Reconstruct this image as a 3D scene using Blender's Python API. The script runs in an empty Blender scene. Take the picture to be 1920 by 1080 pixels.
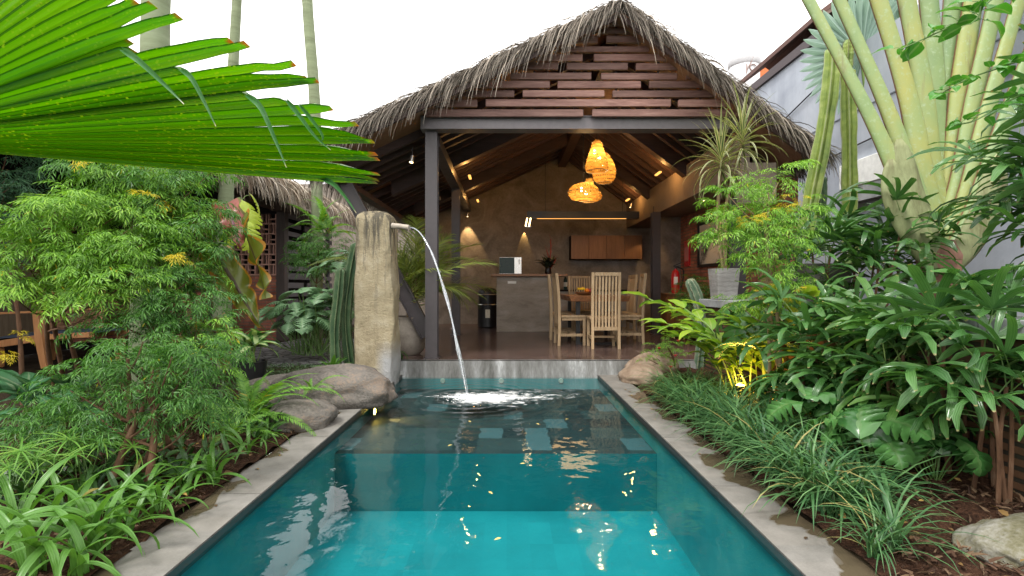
import bpy, math, random
import numpy as np
from mathutils import Vector, noise as mnoise
sc = bpy.context.scene
COL = sc.collection
PI = math.pi
rnd = random.Random(7)
rng = np.random.default_rng(11)
EYE, F, VX, VY = 1.06, 960.0, 950.0, 537.0      # camera height and focal length (in 1920-wide pixels)

def P(px, py, Y):                                 # a point seen at a place in the photograph, Y metres away
    return np.array([(px - VX) * Y / F, Y, EYE + (VY - py) * Y / F])
def G(px, py, z=0.0):                             # a point of the horizontal plane z
    Y = (EYE - z) * F / (py - VY)
    return np.array([(px - VX) * Y / F, Y, z])

# ------------------------------------------------------------------ mesh collecting
class MB:
    def __init__(s):
        s.V, s.A, s.Fc, s.M, s.n = [], [], [], [], 0
    def add(s, V, faces, A=None, mi=0):
        V = np.asarray(V, float).reshape(-1, 3)
        s.V.append(V)
        s.A.append(np.zeros((len(V), 2)) if A is None else np.asarray(A, float).reshape(-1, 2))
        if isinstance(faces, np.ndarray):
            faces = [faces]
        else:
            by = {}
            for f in faces:
                by.setdefault(len(f), []).append(f)
            faces = [np.array(v, int) for v in by.values()]
        for f in faces:
            if len(f):
                s.Fc.append(f + s.n); s.M.append(np.full(len(f), mi))
        s.n += len(V)
        return s
    def box(s, lo, hi, mi=0, rotz=0.0, about=None):
        (x0, y0, z0), (x1, y1, z1) = lo, hi
        V = np.array([(x0,y0,z0),(x1,y0,z0),(x1,y1,z0),(x0,y1,z0),(x0,y0,z1),(x1,y0,z1),(x1,y1,z1),(x0,y1,z1)], float)
        if rotz:
            c = V.mean(0) if about is None else np.array(about, float)
            R = rot(rotz, 0, 0)[0]
            V = (V - c) @ R.T + c
        return s.add(V, [(0,3,2,1),(4,5,6,7),(0,1,5,4),(1,2,6,5),(2,3,7,6),(3,0,4,7)], mi=mi)
    def beam(s, a, b, w, h, up=(0,0,1), mi=0):    # a bar of section w x h from a to b
        a, b = np.array(a, float), np.array(b, float)
        d = b - a; d /= np.linalg.norm(d)
        up = np.array(up, float)
        sd = np.cross(d, up); sd /= np.linalg.norm(sd)
        u = np.cross(sd, d)
        V = [p + sd * i * w / 2 + u * j * h / 2 for p in (a, b) for i, j in ((-1,-1),(1,-1),(1,1),(-1,1))]
        return s.add(V, [(0,3,2,1),(4,5,6,7),(0,1,5,4),(1,2,6,5),(2,3,7,6),(3,0,4,7)], mi=mi)
    def loft(s, rings, cap=True, mi=0, closed=True):
        rings = np.asarray(rings, float); n, m = rings.shape[:2]
        f = []
        for i in range(n - 1):
            for j in range(m if closed else m - 1):
                k = (j + 1) % m
                f.append((i*m+j, i*m+k, (i+1)*m+k, (i+1)*m+j))
        if cap and closed:
            f.append(tuple(range(m - 1, -1, -1))); f.append(tuple((n-1)*m + j for j in range(m)))
        A = np.stack([np.tile(np.linspace(-1, 1, m), n), np.repeat(np.linspace(0, 1, n), m)], 1)
        return s.add(rings.reshape(-1, 3), f, A=A, mi=mi)
    def tube(s, pts, r, seg=8, mi=0, cap=True, ribs=0, ribd=0.0):
        pts = np.asarray(pts, float); n = len(pts)
        r = np.broadcast_to(np.asarray(r, float), (n,))
        t = np.gradient(pts, axis=0); t /= np.linalg.norm(t, axis=1)[:, None] + 1e-9
        ref = np.array([0, 0, 1.0]) if abs(t[0][2]) < .9 else np.array([0, 1.0, 0])
        sd = np.cross(t[0], ref); sd /= np.linalg.norm(sd)
        rings = []
        th = np.linspace(0, 2*PI, seg, endpoint=False)
        k = 1 - ribd * (0.5 - 0.5*np.cos(th*ribs)) if ribs else np.ones(seg)
        for i in range(n):
            sd = sd - t[i] * np.dot(sd, t[i]); sd /= np.linalg.norm(sd) + 1e-9
            up = np.cross(t[i], sd)
            rings.append(pts[i] + r[i] * k[:, None] * (np.cos(th)[:, None]*sd + np.sin(th)[:, None]*up))
        s.loft(rings, cap, mi)
        if ribs: s.A[-1][:, 0] = np.tile(.5-.5*np.cos(th*ribs), n)
        return s
    def lathe(s, prof, c=(0,0,0), seg=24, mi=0, cap=True):
        th = np.linspace(0, 2*PI, seg, endpoint=False)
        return s.loft([[(c[0]+r*math.cos(a), c[1]+r*math.sin(a), c[2]+z) for a in th] for r, z in prof], cap, mi)
    def grid(s, fn, nu, nv, mi=0):
        V = [fn(i/(nu-1), j/(nv-1)) for j in range(nv) for i in range(nu)]
        f = [(j*nu+i, j*nu+i+1, (j+1)*nu+i+1, (j+1)*nu+i) for j in range(nv-1) for i in range(nu-1)]
        return s.add(V, f, A=[(2*i/(nu-1)-1, j/(nv-1)) for j in range(nv) for i in range(nu)], mi=mi)
    def inst(s, tm, R, T, S=1.0, mi=0):           # many copies of a template (V, quads, A)
        V, Q, A = tm
        R = np.asarray(R); T = np.asarray(T, float); N = len(T)
        if not N: return s
        S = np.broadcast_to(np.asarray(S, float).reshape(-1, 1, 1) if np.ndim(S) else np.full((1,1,1), S), (N,1,1))
        W = np.einsum('nij,vj->nvi', R, V) * S + T[:, None, :]
        f = (Q[None] + (np.arange(N) * len(V))[:, None, None]).reshape(-1, Q.shape[1])
        return s.add(W.reshape(-1, 3), f, A=np.tile(A, (N, 1)), mi=mi)
    def tmpl(s):
        return np.concatenate(s.V), np.concatenate([f for f in s.Fc if f.shape[1] == 4]), np.concatenate(s.A)
    def mesh(s, name, mats, org=(0,0,0), smooth=True, sharp=40):
        me = bpy.data.meshes.new(name)
        V = np.concatenate(s.V) - np.asarray(org, float)
        me.vertices.add(len(V)); me.vertices.foreach_set('co', V.ravel())
        L = np.concatenate([f.ravel() for f in s.Fc])
        cnt = np.concatenate([np.full(len(f), f.shape[1]) for f in s.Fc])
        me.loops.add(len(L)); me.loops.foreach_set('vertex_index', L)
        st = np.concatenate([[0], np.cumsum(cnt)[:-1]])
        me.polygons.add(len(cnt)); me.polygons.foreach_set('loop_start', st)
        me.polygons.foreach_set('material_index', np.concatenate(s.M))
        at = me.attributes.new('lf', 'FLOAT2', 'POINT')
        at.data.foreach_set('vector', np.concatenate(s.A).ravel())
        me.update(calc_edges=True)
        for m in (mats if isinstance(mats, (list, tuple)) else [mats]):
            me.materials.append(m)
        me.polygons.foreach_set('use_smooth', np.full(len(cnt), bool(smooth)))
        if smooth and sharp:
            try: me.set_sharp_from_angle(angle=math.radians(sharp))
            except Exception: pass
        return me
    def build(s, name, mats, parent=None, smooth=True, org=None, sharp=40, bevel=0.0):
        if org is None:
            org = wloc(parent) if parent is not None else (0, 0, 0)
        o = bpy.data.objects.new(name, s.mesh(name, mats, org, smooth, sharp)); COL.objects.link(o)
        if parent is not None: o.parent = parent
        else: o.location = org
        if bevel:
            m = o.modifiers.new('edge', 'BEVEL'); m.width = bevel; m.segments = 2; m.limit_method = 'ANGLE'
        return o

def wloc(o):
    v = np.zeros(3)
    while o is not None:
        v = v + np.array(o.location); o = o.parent
    return v
def tag(o, label=None, cat=None, group=None, kind=None):
    if label: o['label'] = label
    if cat: o['category'] = cat
    if group: o['group'] = group
    if kind: o['kind'] = kind
    return o
def thing(name, label, cat, loc=(0,0,0), group=None, kind=None):
    o = bpy.data.objects.new(name, None); COL.objects.link(o)
    o.empty_display_size = .1
    o.location = tuple(loc)
    return tag(o, label, cat, group, kind)
def copy_tree(o, parent=None):
    c = o.copy(); COL.objects.link(c); c.parent = parent
    for ch in list(o.children): copy_tree(ch, c)
    return c
def rot(az, pitch, roll):
    az, pitch, roll = np.broadcast_arrays(np.atleast_1d(np.asarray(az, float)), np.asarray(pitch, float), np.asarray(roll, float))
    ca, sa, cp, sp, cr, sr = np.cos(az), np.sin(az), np.cos(pitch), np.sin(pitch), np.cos(roll), np.sin(roll)
    z, o = np.zeros_like(ca), np.ones_like(ca)
    m = lambda r: np.stack([np.stack(x, -1) for x in r], -2)
    Rz = m([[ca,-sa,z],[sa,ca,z],[z,z,o]])
    Ry = m([[cp,z,-sp],[z,o,z],[sp,z,cp]])         # positive pitch lifts +x
    Rx = m([[o,z,z],[z,cr,-sr],[z,sr,cr]])
    return Rz @ Ry @ Rx
def U(a, b, n=None): return rng.uniform(a, b, n)
def spline(pts, n=20):
    pts = np.asarray(pts, float)
    if len(pts) < 3: return np.array([pts[0]*(1-t)+pts[-1]*t for t in np.linspace(0,1,n)])
    q = np.vstack([2*pts[0]-pts[1], pts, 2*pts[-1]-pts[-2]])
    out = []
    for u in np.linspace(0, len(pts)-1, n):
        i = min(int(u), len(pts)-2); t = u - i
        a, b, c, d = q[i:i+4]
        out.append(.5*((2*b)+(-a+c)*t+(2*a-5*b+4*c-d)*t*t+(-a+3*b-3*c+d)*t**3))
    return np.array(out)

# ------------------------------------------------------------------ leaf shapes (x = along, y = across, z = up)
lanc = lambda s: np.sin(PI*np.clip(s, 0, 1)**.75)**.8
strap = lambda s: np.minimum(1, .55+3*s)*np.clip((1-s)*3.2, 0, 1)**.7
blunt = lambda s: np.minimum(1, .35+2.2*s)*np.clip((1-s)*9, .28, 1)
grassy = lambda s: np.clip((1-s)*1.6, 0, 1)**.6
ovate = lambda s: np.sin(PI*np.clip(s,0,1)**.6)**.75
def leaf(L=1, W=.1, n=6, prof=lanc, a0=0.3, bend=1.0, bp=1.0, fold=.25, wave=0.0, twist=0.0):
    s = np.linspace(0, 1, n+1)
    ph = a0 - bend * s**bp
    dx = np.cos(ph)*L/n; dz = np.sin(ph)*L/n
    x = np.concatenate([[0], np.cumsum(dx[:-1])]); z = np.concatenate([[0], np.cumsum(dz[:-1])])
    w = np.maximum(W/2*prof(s), W*.015)
    V, A = [], []
    for i in range(n+1):
        nx, nz = -math.sin(ph[i]), math.cos(ph[i])
        wv = wave*math.sin(i*2.4)*w[i]
        tw = twist*s[i]
        for k in (-1, 0, 1):
            up = abs(k)*fold*w[i] + k*wv + k*w[i]*math.sin(tw)
            V.append((x[i]+nx*up, k*w[i]*math.cos(tw), z[i]+nz*up)); A.append((k, s[i]))
    Q = [(3*i+k, 3*i+3+k, 3*i+4+k, 3*i+1+k) for i in range(n) for k in (0, 1)]
    return np.array(V), np.array(Q), np.array(A)
def diamond(L, W, droop=.25):                      # the smallest leaflet: one folded quad
    V = np.array([(0,0,0),(L*.45,-W/2,-L*droop*.3),(L,0,-L*droop),(L*.5,W/2,-L*droop*.3)])
    return V, np.array([(0,1,2,3)]), np.array([(0,0),(-1,.5),(0,1),(1,.5)], float)
def pinnate(L, n, ll, lw, a0, bend, up=.35, side=1.0, seg=3, droop=.8, tip=.4, rach=.004, shape=grassy, mi_r=0):
    m = MB()                                       # a feather leaf: n pairs of leaflets on an arching rachis
    s = np.linspace(.12, 1, n)
    ss = np.linspace(0, 1, 10)
    ph = a0 - bend*ss
    px = np.concatenate([[0], np.cumsum(np.cos(ph[:-1])*L/9)]); pz = np.concatenate([[0], np.cumsum(np.sin(ph[:-1])*L/9)])
    X, Z = np.interp(s, ss, px), np.interp(s, ss, pz); PH = np.interp(s, ss, ph)
    lfm = leaf(1, lw/ll, seg, shape, 0.0, droop, 1.2, .3)
    k = np.sin(PI*(.14+.8*s))**.6*(1-.3*s)
    for sg in (-1, 1):
        az = sg*side*(1.25-.75*s) + U(-.08,.08,n)
        R = rot(0, PH, 0) @ rot(az, up+U(-.1,.1,n), sg*-.3)
        m.inst(lfm, R, np.stack([X, X*0, Z], 1), ll*k*U(.9,1.1,n))
    r = np.stack([px, px*0, pz], 1)
    w = rach*np.linspace(1, .3, 10)
    V = np.concatenate([r+np.array([0,1,0])*w[:,None], r-np.array([0,1,0])*w[:,None], r-np.array([0,0,1])*w[:,None]])
    Q = [(i, i+1, 20+i+1, 20+i) for i in range(9)]+[(20+i, 20+i+1, 10+i+1, 10+i) for i in range(9)]
    m.add(V, np.array(Q), A=np.tile([[0,.3]], (30,1)))
    return m.tmpl()
def palmate(n, L, W, spread, a0, bend, prof=blunt, seg=5, fold=.35):
    m = MB()
    for i in range(n):
        t = (i/(n-1)-.5)*2 if n > 1 else 0
        lf = leaf(L*(1-.18*abs(t))*rnd.uniform(.9,1.08), W*rnd.uniform(.8,1.1), seg, prof, a0+rnd.uniform(-.15,.15), bend*rnd.uniform(.7,1.4), 1.3, fold)
        m.inst(lf, rot(t*spread+rnd.uniform(-.06,.06), 0, t*.25), np.zeros((1,3)))
    return m.tmpl()
def lobed(L=.3, lobes=6, W=.24, a0=.2, bend=.8, cut=.6, sweep=.45, curl=.12, ex=.55):
    m = MB()                                       # a cut leaf: one blade whose margin runs in and out in lobes
    nv, nu = lobes*7+1, 5
    sv = np.linspace(0, 1, nv)
    ph = a0 - bend*sv
    px = np.concatenate([[0], np.cumsum(np.cos(ph[:-1])*L/(nv-1))]); pz = np.concatenate([[0], np.cumsum(np.sin(ph[:-1])*L/(nv-1))])
    for sg in (-1, 1):
        V, A = [], []
        o = rnd.uniform(-.15, .15)
        for i, s in enumerate(sv):
            lb = abs(math.sin(PI*(lobes*s+o)))**ex
            w = W/2*(math.sin(PI*min(1,.1+.9*s)**.8)**.75)*(1-cut*(1-lb))*(1 if 0 < s < 1 else .05)
            for j in range(nu):
                u = j/(nu-1); y = w*u; sw = sweep*y*(1-.9*s) - (.18*L*u*max(0,1-s*6))
                x = min(px[i]+sw*math.cos(ph[i]), px[-1]*1.0+.02*L); z = pz[i]+sw*math.sin(ph[i])+y*(.28-.5*u)+curl*w*math.sin(s*lobes*PI*2+sg)*u*u
                V.append((x, sg*y, z)); A.append((sg*u, s))
        Q = [(i*nu+j, i*nu+j+1, (i+1)*nu+j+1, (i+1)*nu+j) for i in range(nv-1) for j in range(nu-1)]
        if sg > 0: Q = [q[::-1] for q in Q]
        m.add(V, np.array(Q), A=A)
    return m.tmpl()

# ------------------------------------------------------------------ materials
def nd(nt, t, x=0, **kw):
    n = nt.nodes.new(t)
    for k, v in kw.items():
        if k[0] == '_': setattr(n, k[1:], v)
        else: n.inputs[k.replace('__', ' ')].default_value = v
    return n
def base(name):
    m = bpy.data.materials.new(name); m.use_nodes = True
    nt = m.node_tree; nt.nodes.clear()
    out = nt.nodes.new('ShaderNodeOutputMaterial')
    return m, nt, out
def c4(c): return (c[0], c[1], c[2], 1.0)
def ramp(nt, stops, fac, interp='LINEAR'):
    r = nt.nodes.new('ShaderNodeValToRGB'); r.color_ramp.interpolation = interp
    el = r.color_ramp.elements
    while len(el) < len(stops): el.new(.5)
    for e, (p, c) in zip(el, stops):
        e.position = p; e.color = c4(c) if len(c) == 3 else c
    nt.links.new(fac, r.inputs[0]); return r.outputs[0]
def mixc(nt, fac, a, b, mode='MIX'):
    n = nt.nodes.new('ShaderNodeMix'); n.data_type = 'RGBA'; n.blend_type = mode; n.clamp_factor = True
    for s, v in ((n.inputs[0], fac), (n.inputs[6], a), (n.inputs[7], b)):
        if hasattr(v, 'is_output'): nt.links.new(v, s)
        else: s.default_value = c4(v) if isinstance(v, (tuple, list)) and len(v) == 3 else v
    return n.outputs[2]
def math_(nt, op, a, b=0.0, cl=False):
    n = nt.nodes.new('ShaderNodeMath'); n.operation = op; n.use_clamp = cl
    for s, v in ((n.inputs[0], a), (n.inputs[1], b)):
        if hasattr(v, 'is_output'): nt.links.new(v, s)
        else: s.default_value = v
    return n.outputs[0]
def coords(nt, scale=(1,1,1), swap=None):
    tc = nt.nodes.new('ShaderNodeTexCoord'); o = tc.outputs['Object']
    if swap:
        sp = nt.nodes.new('ShaderNodeSeparateXYZ'); nt.links.new(o, sp.inputs[0])
        cb = nt.nodes.new('ShaderNodeCombineXYZ')
        for i, a in enumerate(swap): nt.links.new(sp.outputs[a], cb.inputs[i])
        o = cb.outputs[0]
    mp = nt.nodes.new('ShaderNodeMapping'); mp.inputs['Scale'].default_value = scale
    nt.links.new(o, mp.inputs[0]); return mp.outputs[0]
def noise_(nt, vec, scale, detail=5, rough=.6, dist=0.0):
    n = nt.nodes.new('ShaderNodeTexNoise'); n.inputs['Scale'].default_value = scale
    n.inputs['Detail'].default_value = detail; n.inputs['Roughness'].default_value = rough; n.inputs['Distortion'].default_value = dist
    if vec is not None: nt.links.new(vec, n.inputs['Vector'])
    return n.outputs[0]
def bsdf(nt, out, col, rough=.6, bump=None, bstr=.3, bdist=.01, spec=.5, metal=0.0):
    b = nt.nodes.new('ShaderNodeBsdfPrincipled')
    for s, v in ((b.inputs['Base Color'], col), (b.inputs['Roughness'], rough)):
        if hasattr(v, 'is_output'): nt.links.new(v, s)
        else: s.default_value = c4(v) if isinstance(v, (tuple, list)) else v
    b.inputs['Specular IOR Level'].default_value = spec; b.inputs['Metallic'].default_value = metal
    if bump is not None:
        bp = nt.nodes.new('ShaderNodeBump'); bp.inputs['Strength'].default_value = bstr; bp.inputs['Distance'].default_value = bdist
        nt.links.new(bump, bp.inputs['Height']); nt.links.new(bp.outputs[0], b.inputs['Normal'])
    if out is not None: nt.links.new(b.outputs[0], out.inputs[0])
    return b
def island(nt):
    return nt.nodes.new('ShaderNodeNewGeometry').outputs['Random Per Island']

def rough_mat(name, stops, scale=4, stretch=(1,1,1), rough=.8, bstr=.4, bdist=.01, fine=60, spec=.3, detail=6, dist=.3, fw=.2):
    m, nt, out = base(name)
    v = coords(nt, stretch)
    n1 = noise_(nt, v, scale, detail, .65, dist); n2 = noise_(nt, v, fine, 3, .6)
    f = math_(nt, 'ADD', math_(nt, 'MULTIPLY', n1, 1-fw), math_(nt, 'MULTIPLY', n2, fw))
    bsdf(nt, out, ramp(nt, stops, f), rough, f, bstr, bdist, spec); return m
def wood(name, stops, along='x', scale=3.0, rough=.55, rand=.25, spec=.4, fine=40):
    m, nt, out = base(name)
    st = {'x': (.12,1,1), 'y': (1,.12,1), 'z': (1,1,.12)}[along]
    oi = nt.nodes.new('ShaderNodeObjectInfo').outputs['Random']
    v0 = coords(nt, st)
    ad = nt.nodes.new('ShaderNodeVectorMath'); ad.operation = 'ADD'; nt.links.new(v0, ad.inputs[0])
    cb = nt.nodes.new('ShaderNodeCombineXYZ')
    for i in range(3): nt.links.new(math_(nt, 'MULTIPLY', oi, 17.0+i*5), cb.inputs[i])
    nt.links.new(cb.outputs[0], ad.inputs[1]); v = ad.outputs[0]
    n1 = noise_(nt, v, scale*6, 6, .7, .8); n2 = noise_(nt, v, fine, 4, .6, .3)
    f = math_(nt, 'ADD', math_(nt, 'MULTIPLY', n1, .65), math_(nt, 'MULTIPLY', n2, .35))
    col = ramp(nt, stops, f)
    isl = math_(nt, 'ADD', math_(nt, 'MULTIPLY', math_(nt, 'FRACT', math_(nt, 'ADD', oi, island(nt))), rand*2), 1-rand)
    col = mixc(nt, 1.0, col, isl, 'MULTIPLY') if False else mixc(nt, 1.0, col, comb(nt, isl), 'MULTIPLY')
    bsdf(nt, out, col, rough, f, .25, .004, spec); return m
def comb(nt, v):
    c = nt.nodes.new('ShaderNodeCombineColor')
    for i in range(3): nt.links.new(v, c.inputs[i])
    return c.outputs[0]
def plain(name, c, rough=.5, spec=.4, metal=0.0, var=.12, scale=12):
    m, nt, out = base(name)
    n = noise_(nt, coords(nt), scale, 4)
    col = ramp(nt, [(.3, [x*(1-var) for x in c]), (.7, [x*(1+var) for x in c])], n)
    bsdf(nt, out, col, ramp_f(nt, n, rough*.85, min(1, rough*1.15)), n, .06, .003, spec, metal); return m
def ramp_f(nt, f, a, b):
    n = nt.nodes.new('ShaderNodeMapRange'); n.inputs['To Min'].default_value = a; n.inputs['To Max'].default_value = b
    n.inputs['From Min'].default_value = .3; n.inputs['From Max'].default_value = .7
    nt.links.new(f, n.inputs[0]); return n.outputs[0]
def glow(name, c, s):
    m, nt, out = base(name)
    e = nd(nt, 'ShaderNodeEmission', Color=c4(c), Strength=s); nt.links.new(e.outputs[0], out.inputs[0]); return m
LEAFGAIN = 1.12
def leafmat(name, cs, rough=.38, trans=.3, accent=None, afrac=.05, mid=None, margin=None, mpos=.7, tip=None, tpos=.93, vein=0.0, vfreq=60, spec=.45, tcol=None, slant=0.0, nscale=9, speck=None):
    m, nt, out = base(name)
    cs = [tuple(min(.8, x*LEAFGAIN) for x in c) for c in cs]
    rp = island(nt); n = noise_(nt, coords(nt), nscale, 3)
    f = math_(nt, 'ADD', math_(nt, 'MULTIPLY', rp, .6), math_(nt, 'MULTIPLY', n, .4))
    k = len(cs); col = ramp(nt, [(.2+.6*i/(k-1), c) for i, c in enumerate(cs)], f)
    if accent:
        col = mixc(nt, math_(nt, 'GREATER_THAN', math_(nt, 'FRACT', math_(nt, 'MULTIPLY', rp, 37.7)), 1-afrac), col, accent)
    at = nt.nodes.new('ShaderNodeAttribute'); at.attribute_name = 'lf'
    sp = nt.nodes.new('ShaderNodeSeparateXYZ'); nt.links.new(at.outputs['Vector'], sp.inputs[0])
    u = math_(nt, 'ABSOLUTE', sp.outputs[0]); v = sp.outputs[1]
    bump = None
    if mid: col = mixc(nt, math_(nt, 'LESS_THAN', u, .13), col, mid)
    if margin: col = mixc(nt, math_(nt, 'GREATER_THAN', math_(nt, 'ADD', u, math_(nt, 'MULTIPLY', n, .35)), mpos+.17), col, margin)
    if speck:
        sv = nt.nodes.new('ShaderNodeTexVoronoi'); sv.inputs['Scale'].default_value = 80; nt.links.new(coords(nt), sv.inputs['Vector'])
        sk = math_(nt, 'MULTIPLY', math_(nt, 'LESS_THAN', sv.outputs['Distance'], .27), ramp(nt, [(.4, (0,0,0)), (.56, (.9,.9,.9))], noise_(nt, coords(nt), 5, 3)))
        col = mixc(nt, sk, col, speck)
    if tip: col = mixc(nt, math_(nt, 'MULTIPLY', math_(nt, 'SUBTRACT', math_(nt, 'ADD', v, math_(nt, 'MULTIPLY', math_(nt, 'SUBTRACT', noise_(nt, coords(nt), 24, 2), .5), .06)), tpos), 1/(1-tpos+.001), True), col, tip)
    if vein:
        w = math_(nt, 'SINE', math_(nt, 'ADD', math_(nt, 'MULTIPLY', v, vfreq*(1 if slant else 0)), math_(nt, 'MULTIPLY', u, -slant if slant else vfreq)))
        bump = w
        col = mixc(nt, math_(nt, 'MULTIPLY', math_(nt, 'GREATER_THAN', w, .72), vein), col, [min(1, c*1.7+.02) for c in cs[-1]])
    b = bsdf(nt, None, col, rough, bump, .25, .003, spec)
    t = nt.nodes.new('ShaderNodeBsdfTranslucent')
    tc = mixc(nt, 1.0, col, tcol or (1.5, 1.5, .7), 'MULTIPLY'); nt.links.new(tc, t.inputs[0])
    mx = nt.nodes.new('ShaderNodeMixShader'); mx.inputs[0].default_value = trans
    nt.links.new(b.outputs[0], mx.inputs[1]); nt.links.new(t.outputs[0], mx.inputs[2]); nt.links.new(mx.outputs[0], out.inputs[0])
    return m
def brick_mat(name, c1, c2, mortar, swap, bw=.21, bh=.06, bumpd=.008, rough=.85, ms=.008, stain=None, spec=.2, off=.5):
    m, nt, out = base(name)
    v = coords(nt, (1,1,1), swap)
    b = nt.nodes.new('ShaderNodeTexBrick'); nt.links.new(v, b.inputs['Vector'])
    b.inputs['Scale'].default_value = 1; b.inputs['Brick Width'].default_value = bw; b.inputs['Row Height'].default_value = bh
    b.inputs['Mortar Size'].default_value = ms; b.inputs['Mortar Smooth'].default_value = .2; b.offset = off
    b.inputs['Color1'].default_value = c4(c1); b.inputs['Color2'].default_value = c4(c2); b.inputs['Mortar'].default_value = c4(mortar)
    n = noise_(nt, v, 5, 5); n2 = noise_(nt, v, 70, 3)
    col = mixc(nt, .75, b.outputs[0], ramp(nt, [(.3, (.45,.45,.45)), (.65, (1.15,1.1,1.05))], n), 'MULTIPLY')
    if stain: col = mixc(nt, ramp(nt, [(.5, (0,0,0)), (.75, (1,1,1))], noise_(nt, v, 2.2, 5)), col, stain)
    h = math_(nt, 'SUBTRACT', math_(nt, 'MULTIPLY', n2, .25), b.outputs['Fac'])
    bsdf(nt, out, col, rough, h, .7, bumpd, spec); return m
# ------------------------------------------------------------------ camera, world, sun
cam = bpy.data.cameras.new('camera'); camo = bpy.data.objects.new('camera', cam); COL.objects.link(camo); sc.camera = camo
camo.location = (0, 0, EYE); camo.rotation_euler = (PI/2, 0, 0)
cam.sensor_width = 36; cam.lens = 36*F/1920; cam.shift_x = 10/1920; cam.shift_y = -3/1920; cam.clip_end = 600; cam.clip_start = .05
sc.view_settings.view_transform = 'Standard'; sc.view_settings.look = 'None'; sc.view_settings.gamma = 1
sc.view_settings.exposure = 1.55
cy = sc.cycles
cy.use_denoising = True; cy.max_bounces = 8; cy.diffuse_bounces = 4; cy.glossy_bounces = 4; cy.transmission_bounces = 4; cy.transparent_max_bounces = 16
cy.sample_clamp_indirect = 6; cy.caustics_reflective = False; cy.caustics_refractive = False
SAZ, SEL = math.atan2(-.35, -.6), math.radians(58)
w = bpy.data.worlds.new('World'); sc.world = w; w.use_nodes = True
nt = w.node_tree; nt.nodes.clear()
sky = nt.nodes.new('ShaderNodeTexSky'); sky.sky_type = 'NISHITA'; sky.sun_disc = False; sky.sun_elevation = SEL; sky.sun_rotation = SAZ
sky.dust_density = 4; sky.air_density = 1
hs = nd(nt, 'ShaderNodeHueSaturation', Saturation=.12, Value=1.0); nt.links.new(sky.outputs[0], hs.inputs['Color'])
cloud = noise_(nt, nt.nodes.new('ShaderNodeTexCoord').outputs['Generated'], 2.2, 5, .55)
cl = ramp(nt, [(.3, (8.9, 8.75, 8.6)), (.7, (9.9, 9.7, 9.5))], cloud)
col = mixc(nt, .86, hs.outputs[0], cl)
bg = nt.nodes.new('ShaderNodeBackground'); bg.inputs[1].default_value = .105; nt.links.new(col, bg.inputs[0])
wo = nt.nodes.new('ShaderNodeOutputWorld'); nt.links.new(bg.outputs[0], wo.inputs[0])
sl = bpy.data.lights.new('sun', 'SUN'); sl.energy = 1.1; sl.angle = math.radians(14); sl.color = (1, .965, .9)
so = bpy.data.objects.new('sun', sl); COL.objects.link(so)
sd = Vector((math.sin(SAZ)*math.cos(SEL), math.cos(SAZ)*math.cos(SEL), math.sin(SEL)))
so.rotation_euler = sd.to_track_quat('Z', 'Y').to_euler(); so.location = (-3, -4, 9)

def lamp(name, kind, loc, power, col=(1, .62, .25), size=.03, target=None, angle=60, blend=.5, parent=None):
    l = bpy.data.lights.new(name, kind); l.energy = power; l.color = col
    if kind == 'AREA': l.size = size
    else: l.shadow_soft_size = size
    if kind == 'SPOT': l.spot_size = math.radians(angle); l.spot_blend = blend
    o = bpy.data.objects.new(name, l); COL.objects.link(o)
    o.location = tuple(np.array(loc) - (wloc(parent) if parent is not None else 0))
    if parent is not None: o.parent = parent
    if target is not None: o.rotation_euler = (Vector(loc) - Vector(target)).to_track_quat('Z', 'Y').to_euler()
    return o

# ------------------------------------------------------------------ hard materials
M = {}
M['thatch'] = rough_mat('thatch', [(.3, (.04,.034,.032)), (.5, (.09,.078,.07)), (.7, (.16,.14,.125))], 3, (14,14,1.2), .9, .8, .03, 90, .1)
def strandmat(name, cs):
    m, nt, out = base(name); rp = island(nt)
    col = ramp(nt, [(i/(len(cs)-1), c) for i, c in enumerate(cs)], rp)
    bsdf(nt, out, col, .75, None, spec=.15); return m
M['strand'] = strandmat('dry_thatch_strand', [(.07,.058,.05), (.19,.165,.14), (.3,.26,.215), (.42,.36,.3), (.13,.11,.095)])
M['strand_tan'] = strandmat('tan_thatch_strand', [(.1,.07,.05), (.27,.2,.14), (.42,.35,.27), (.52,.47,.4), (.16,.12,.09)])
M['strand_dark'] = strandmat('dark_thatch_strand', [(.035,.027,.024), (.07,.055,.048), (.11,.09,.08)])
M['rafter'] = wood('rafter_wood', [(.3, (.05,.029,.028)), (.7, (.1,.06,.054))], 'x', 2, .6)
M['lath'] = wood('ceiling_boards', [(.3, (.26,.115,.07)), (.55, (.4,.2,.12)), (.75, (.52,.27,.17))], 'x', 2, .55)
M['plank'] = wood('gable_plank_wood', [(.28, (.07,.032,.026)), (.45, (.19,.095,.078)), (.6, (.3,.165,.135)), (.78, (.46,.31,.26))], 'x', 1.3, .6, .32)
M['steel'] = plain('painted_steel', (.062,.052,.055), .42, .5)
M['steel_lit'] = plain('painted_steel_lit_tone', (.15,.132,.14), .38, .5)  # same steel paint, made paler for the daylight on the front beam
M['black'] = plain('black_metal', (.012,.012,.014), .4, .5)
M['conc_wall'] = rough_mat('raw_concrete_wall', [(.32, (.12,.1,.08)), (.46, (.215,.18,.15)), (.56, (.28,.24,.205)), (.7, (.39,.34,.295))], 1.7, (1,1,1), .85, .4, .015, 22, .3, 9, .8)
M['conc_beam'] = rough_mat('smooth_concrete', [(.3, (.2,.155,.125)), (.7, (.29,.235,.19))], 1.5, (1,1,1), .85, .15, .006, 40, .3)
M['conc_board'] = rough_mat('board_marked_concrete', [(.28, (.15,.125,.1)), (.48, (.27,.235,.195)), (.6, (.33,.29,.25)), (.75, (.42,.38,.33))], 2.2, (.8,1,2.2), .75, .3, .006, 30, .35)
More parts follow.
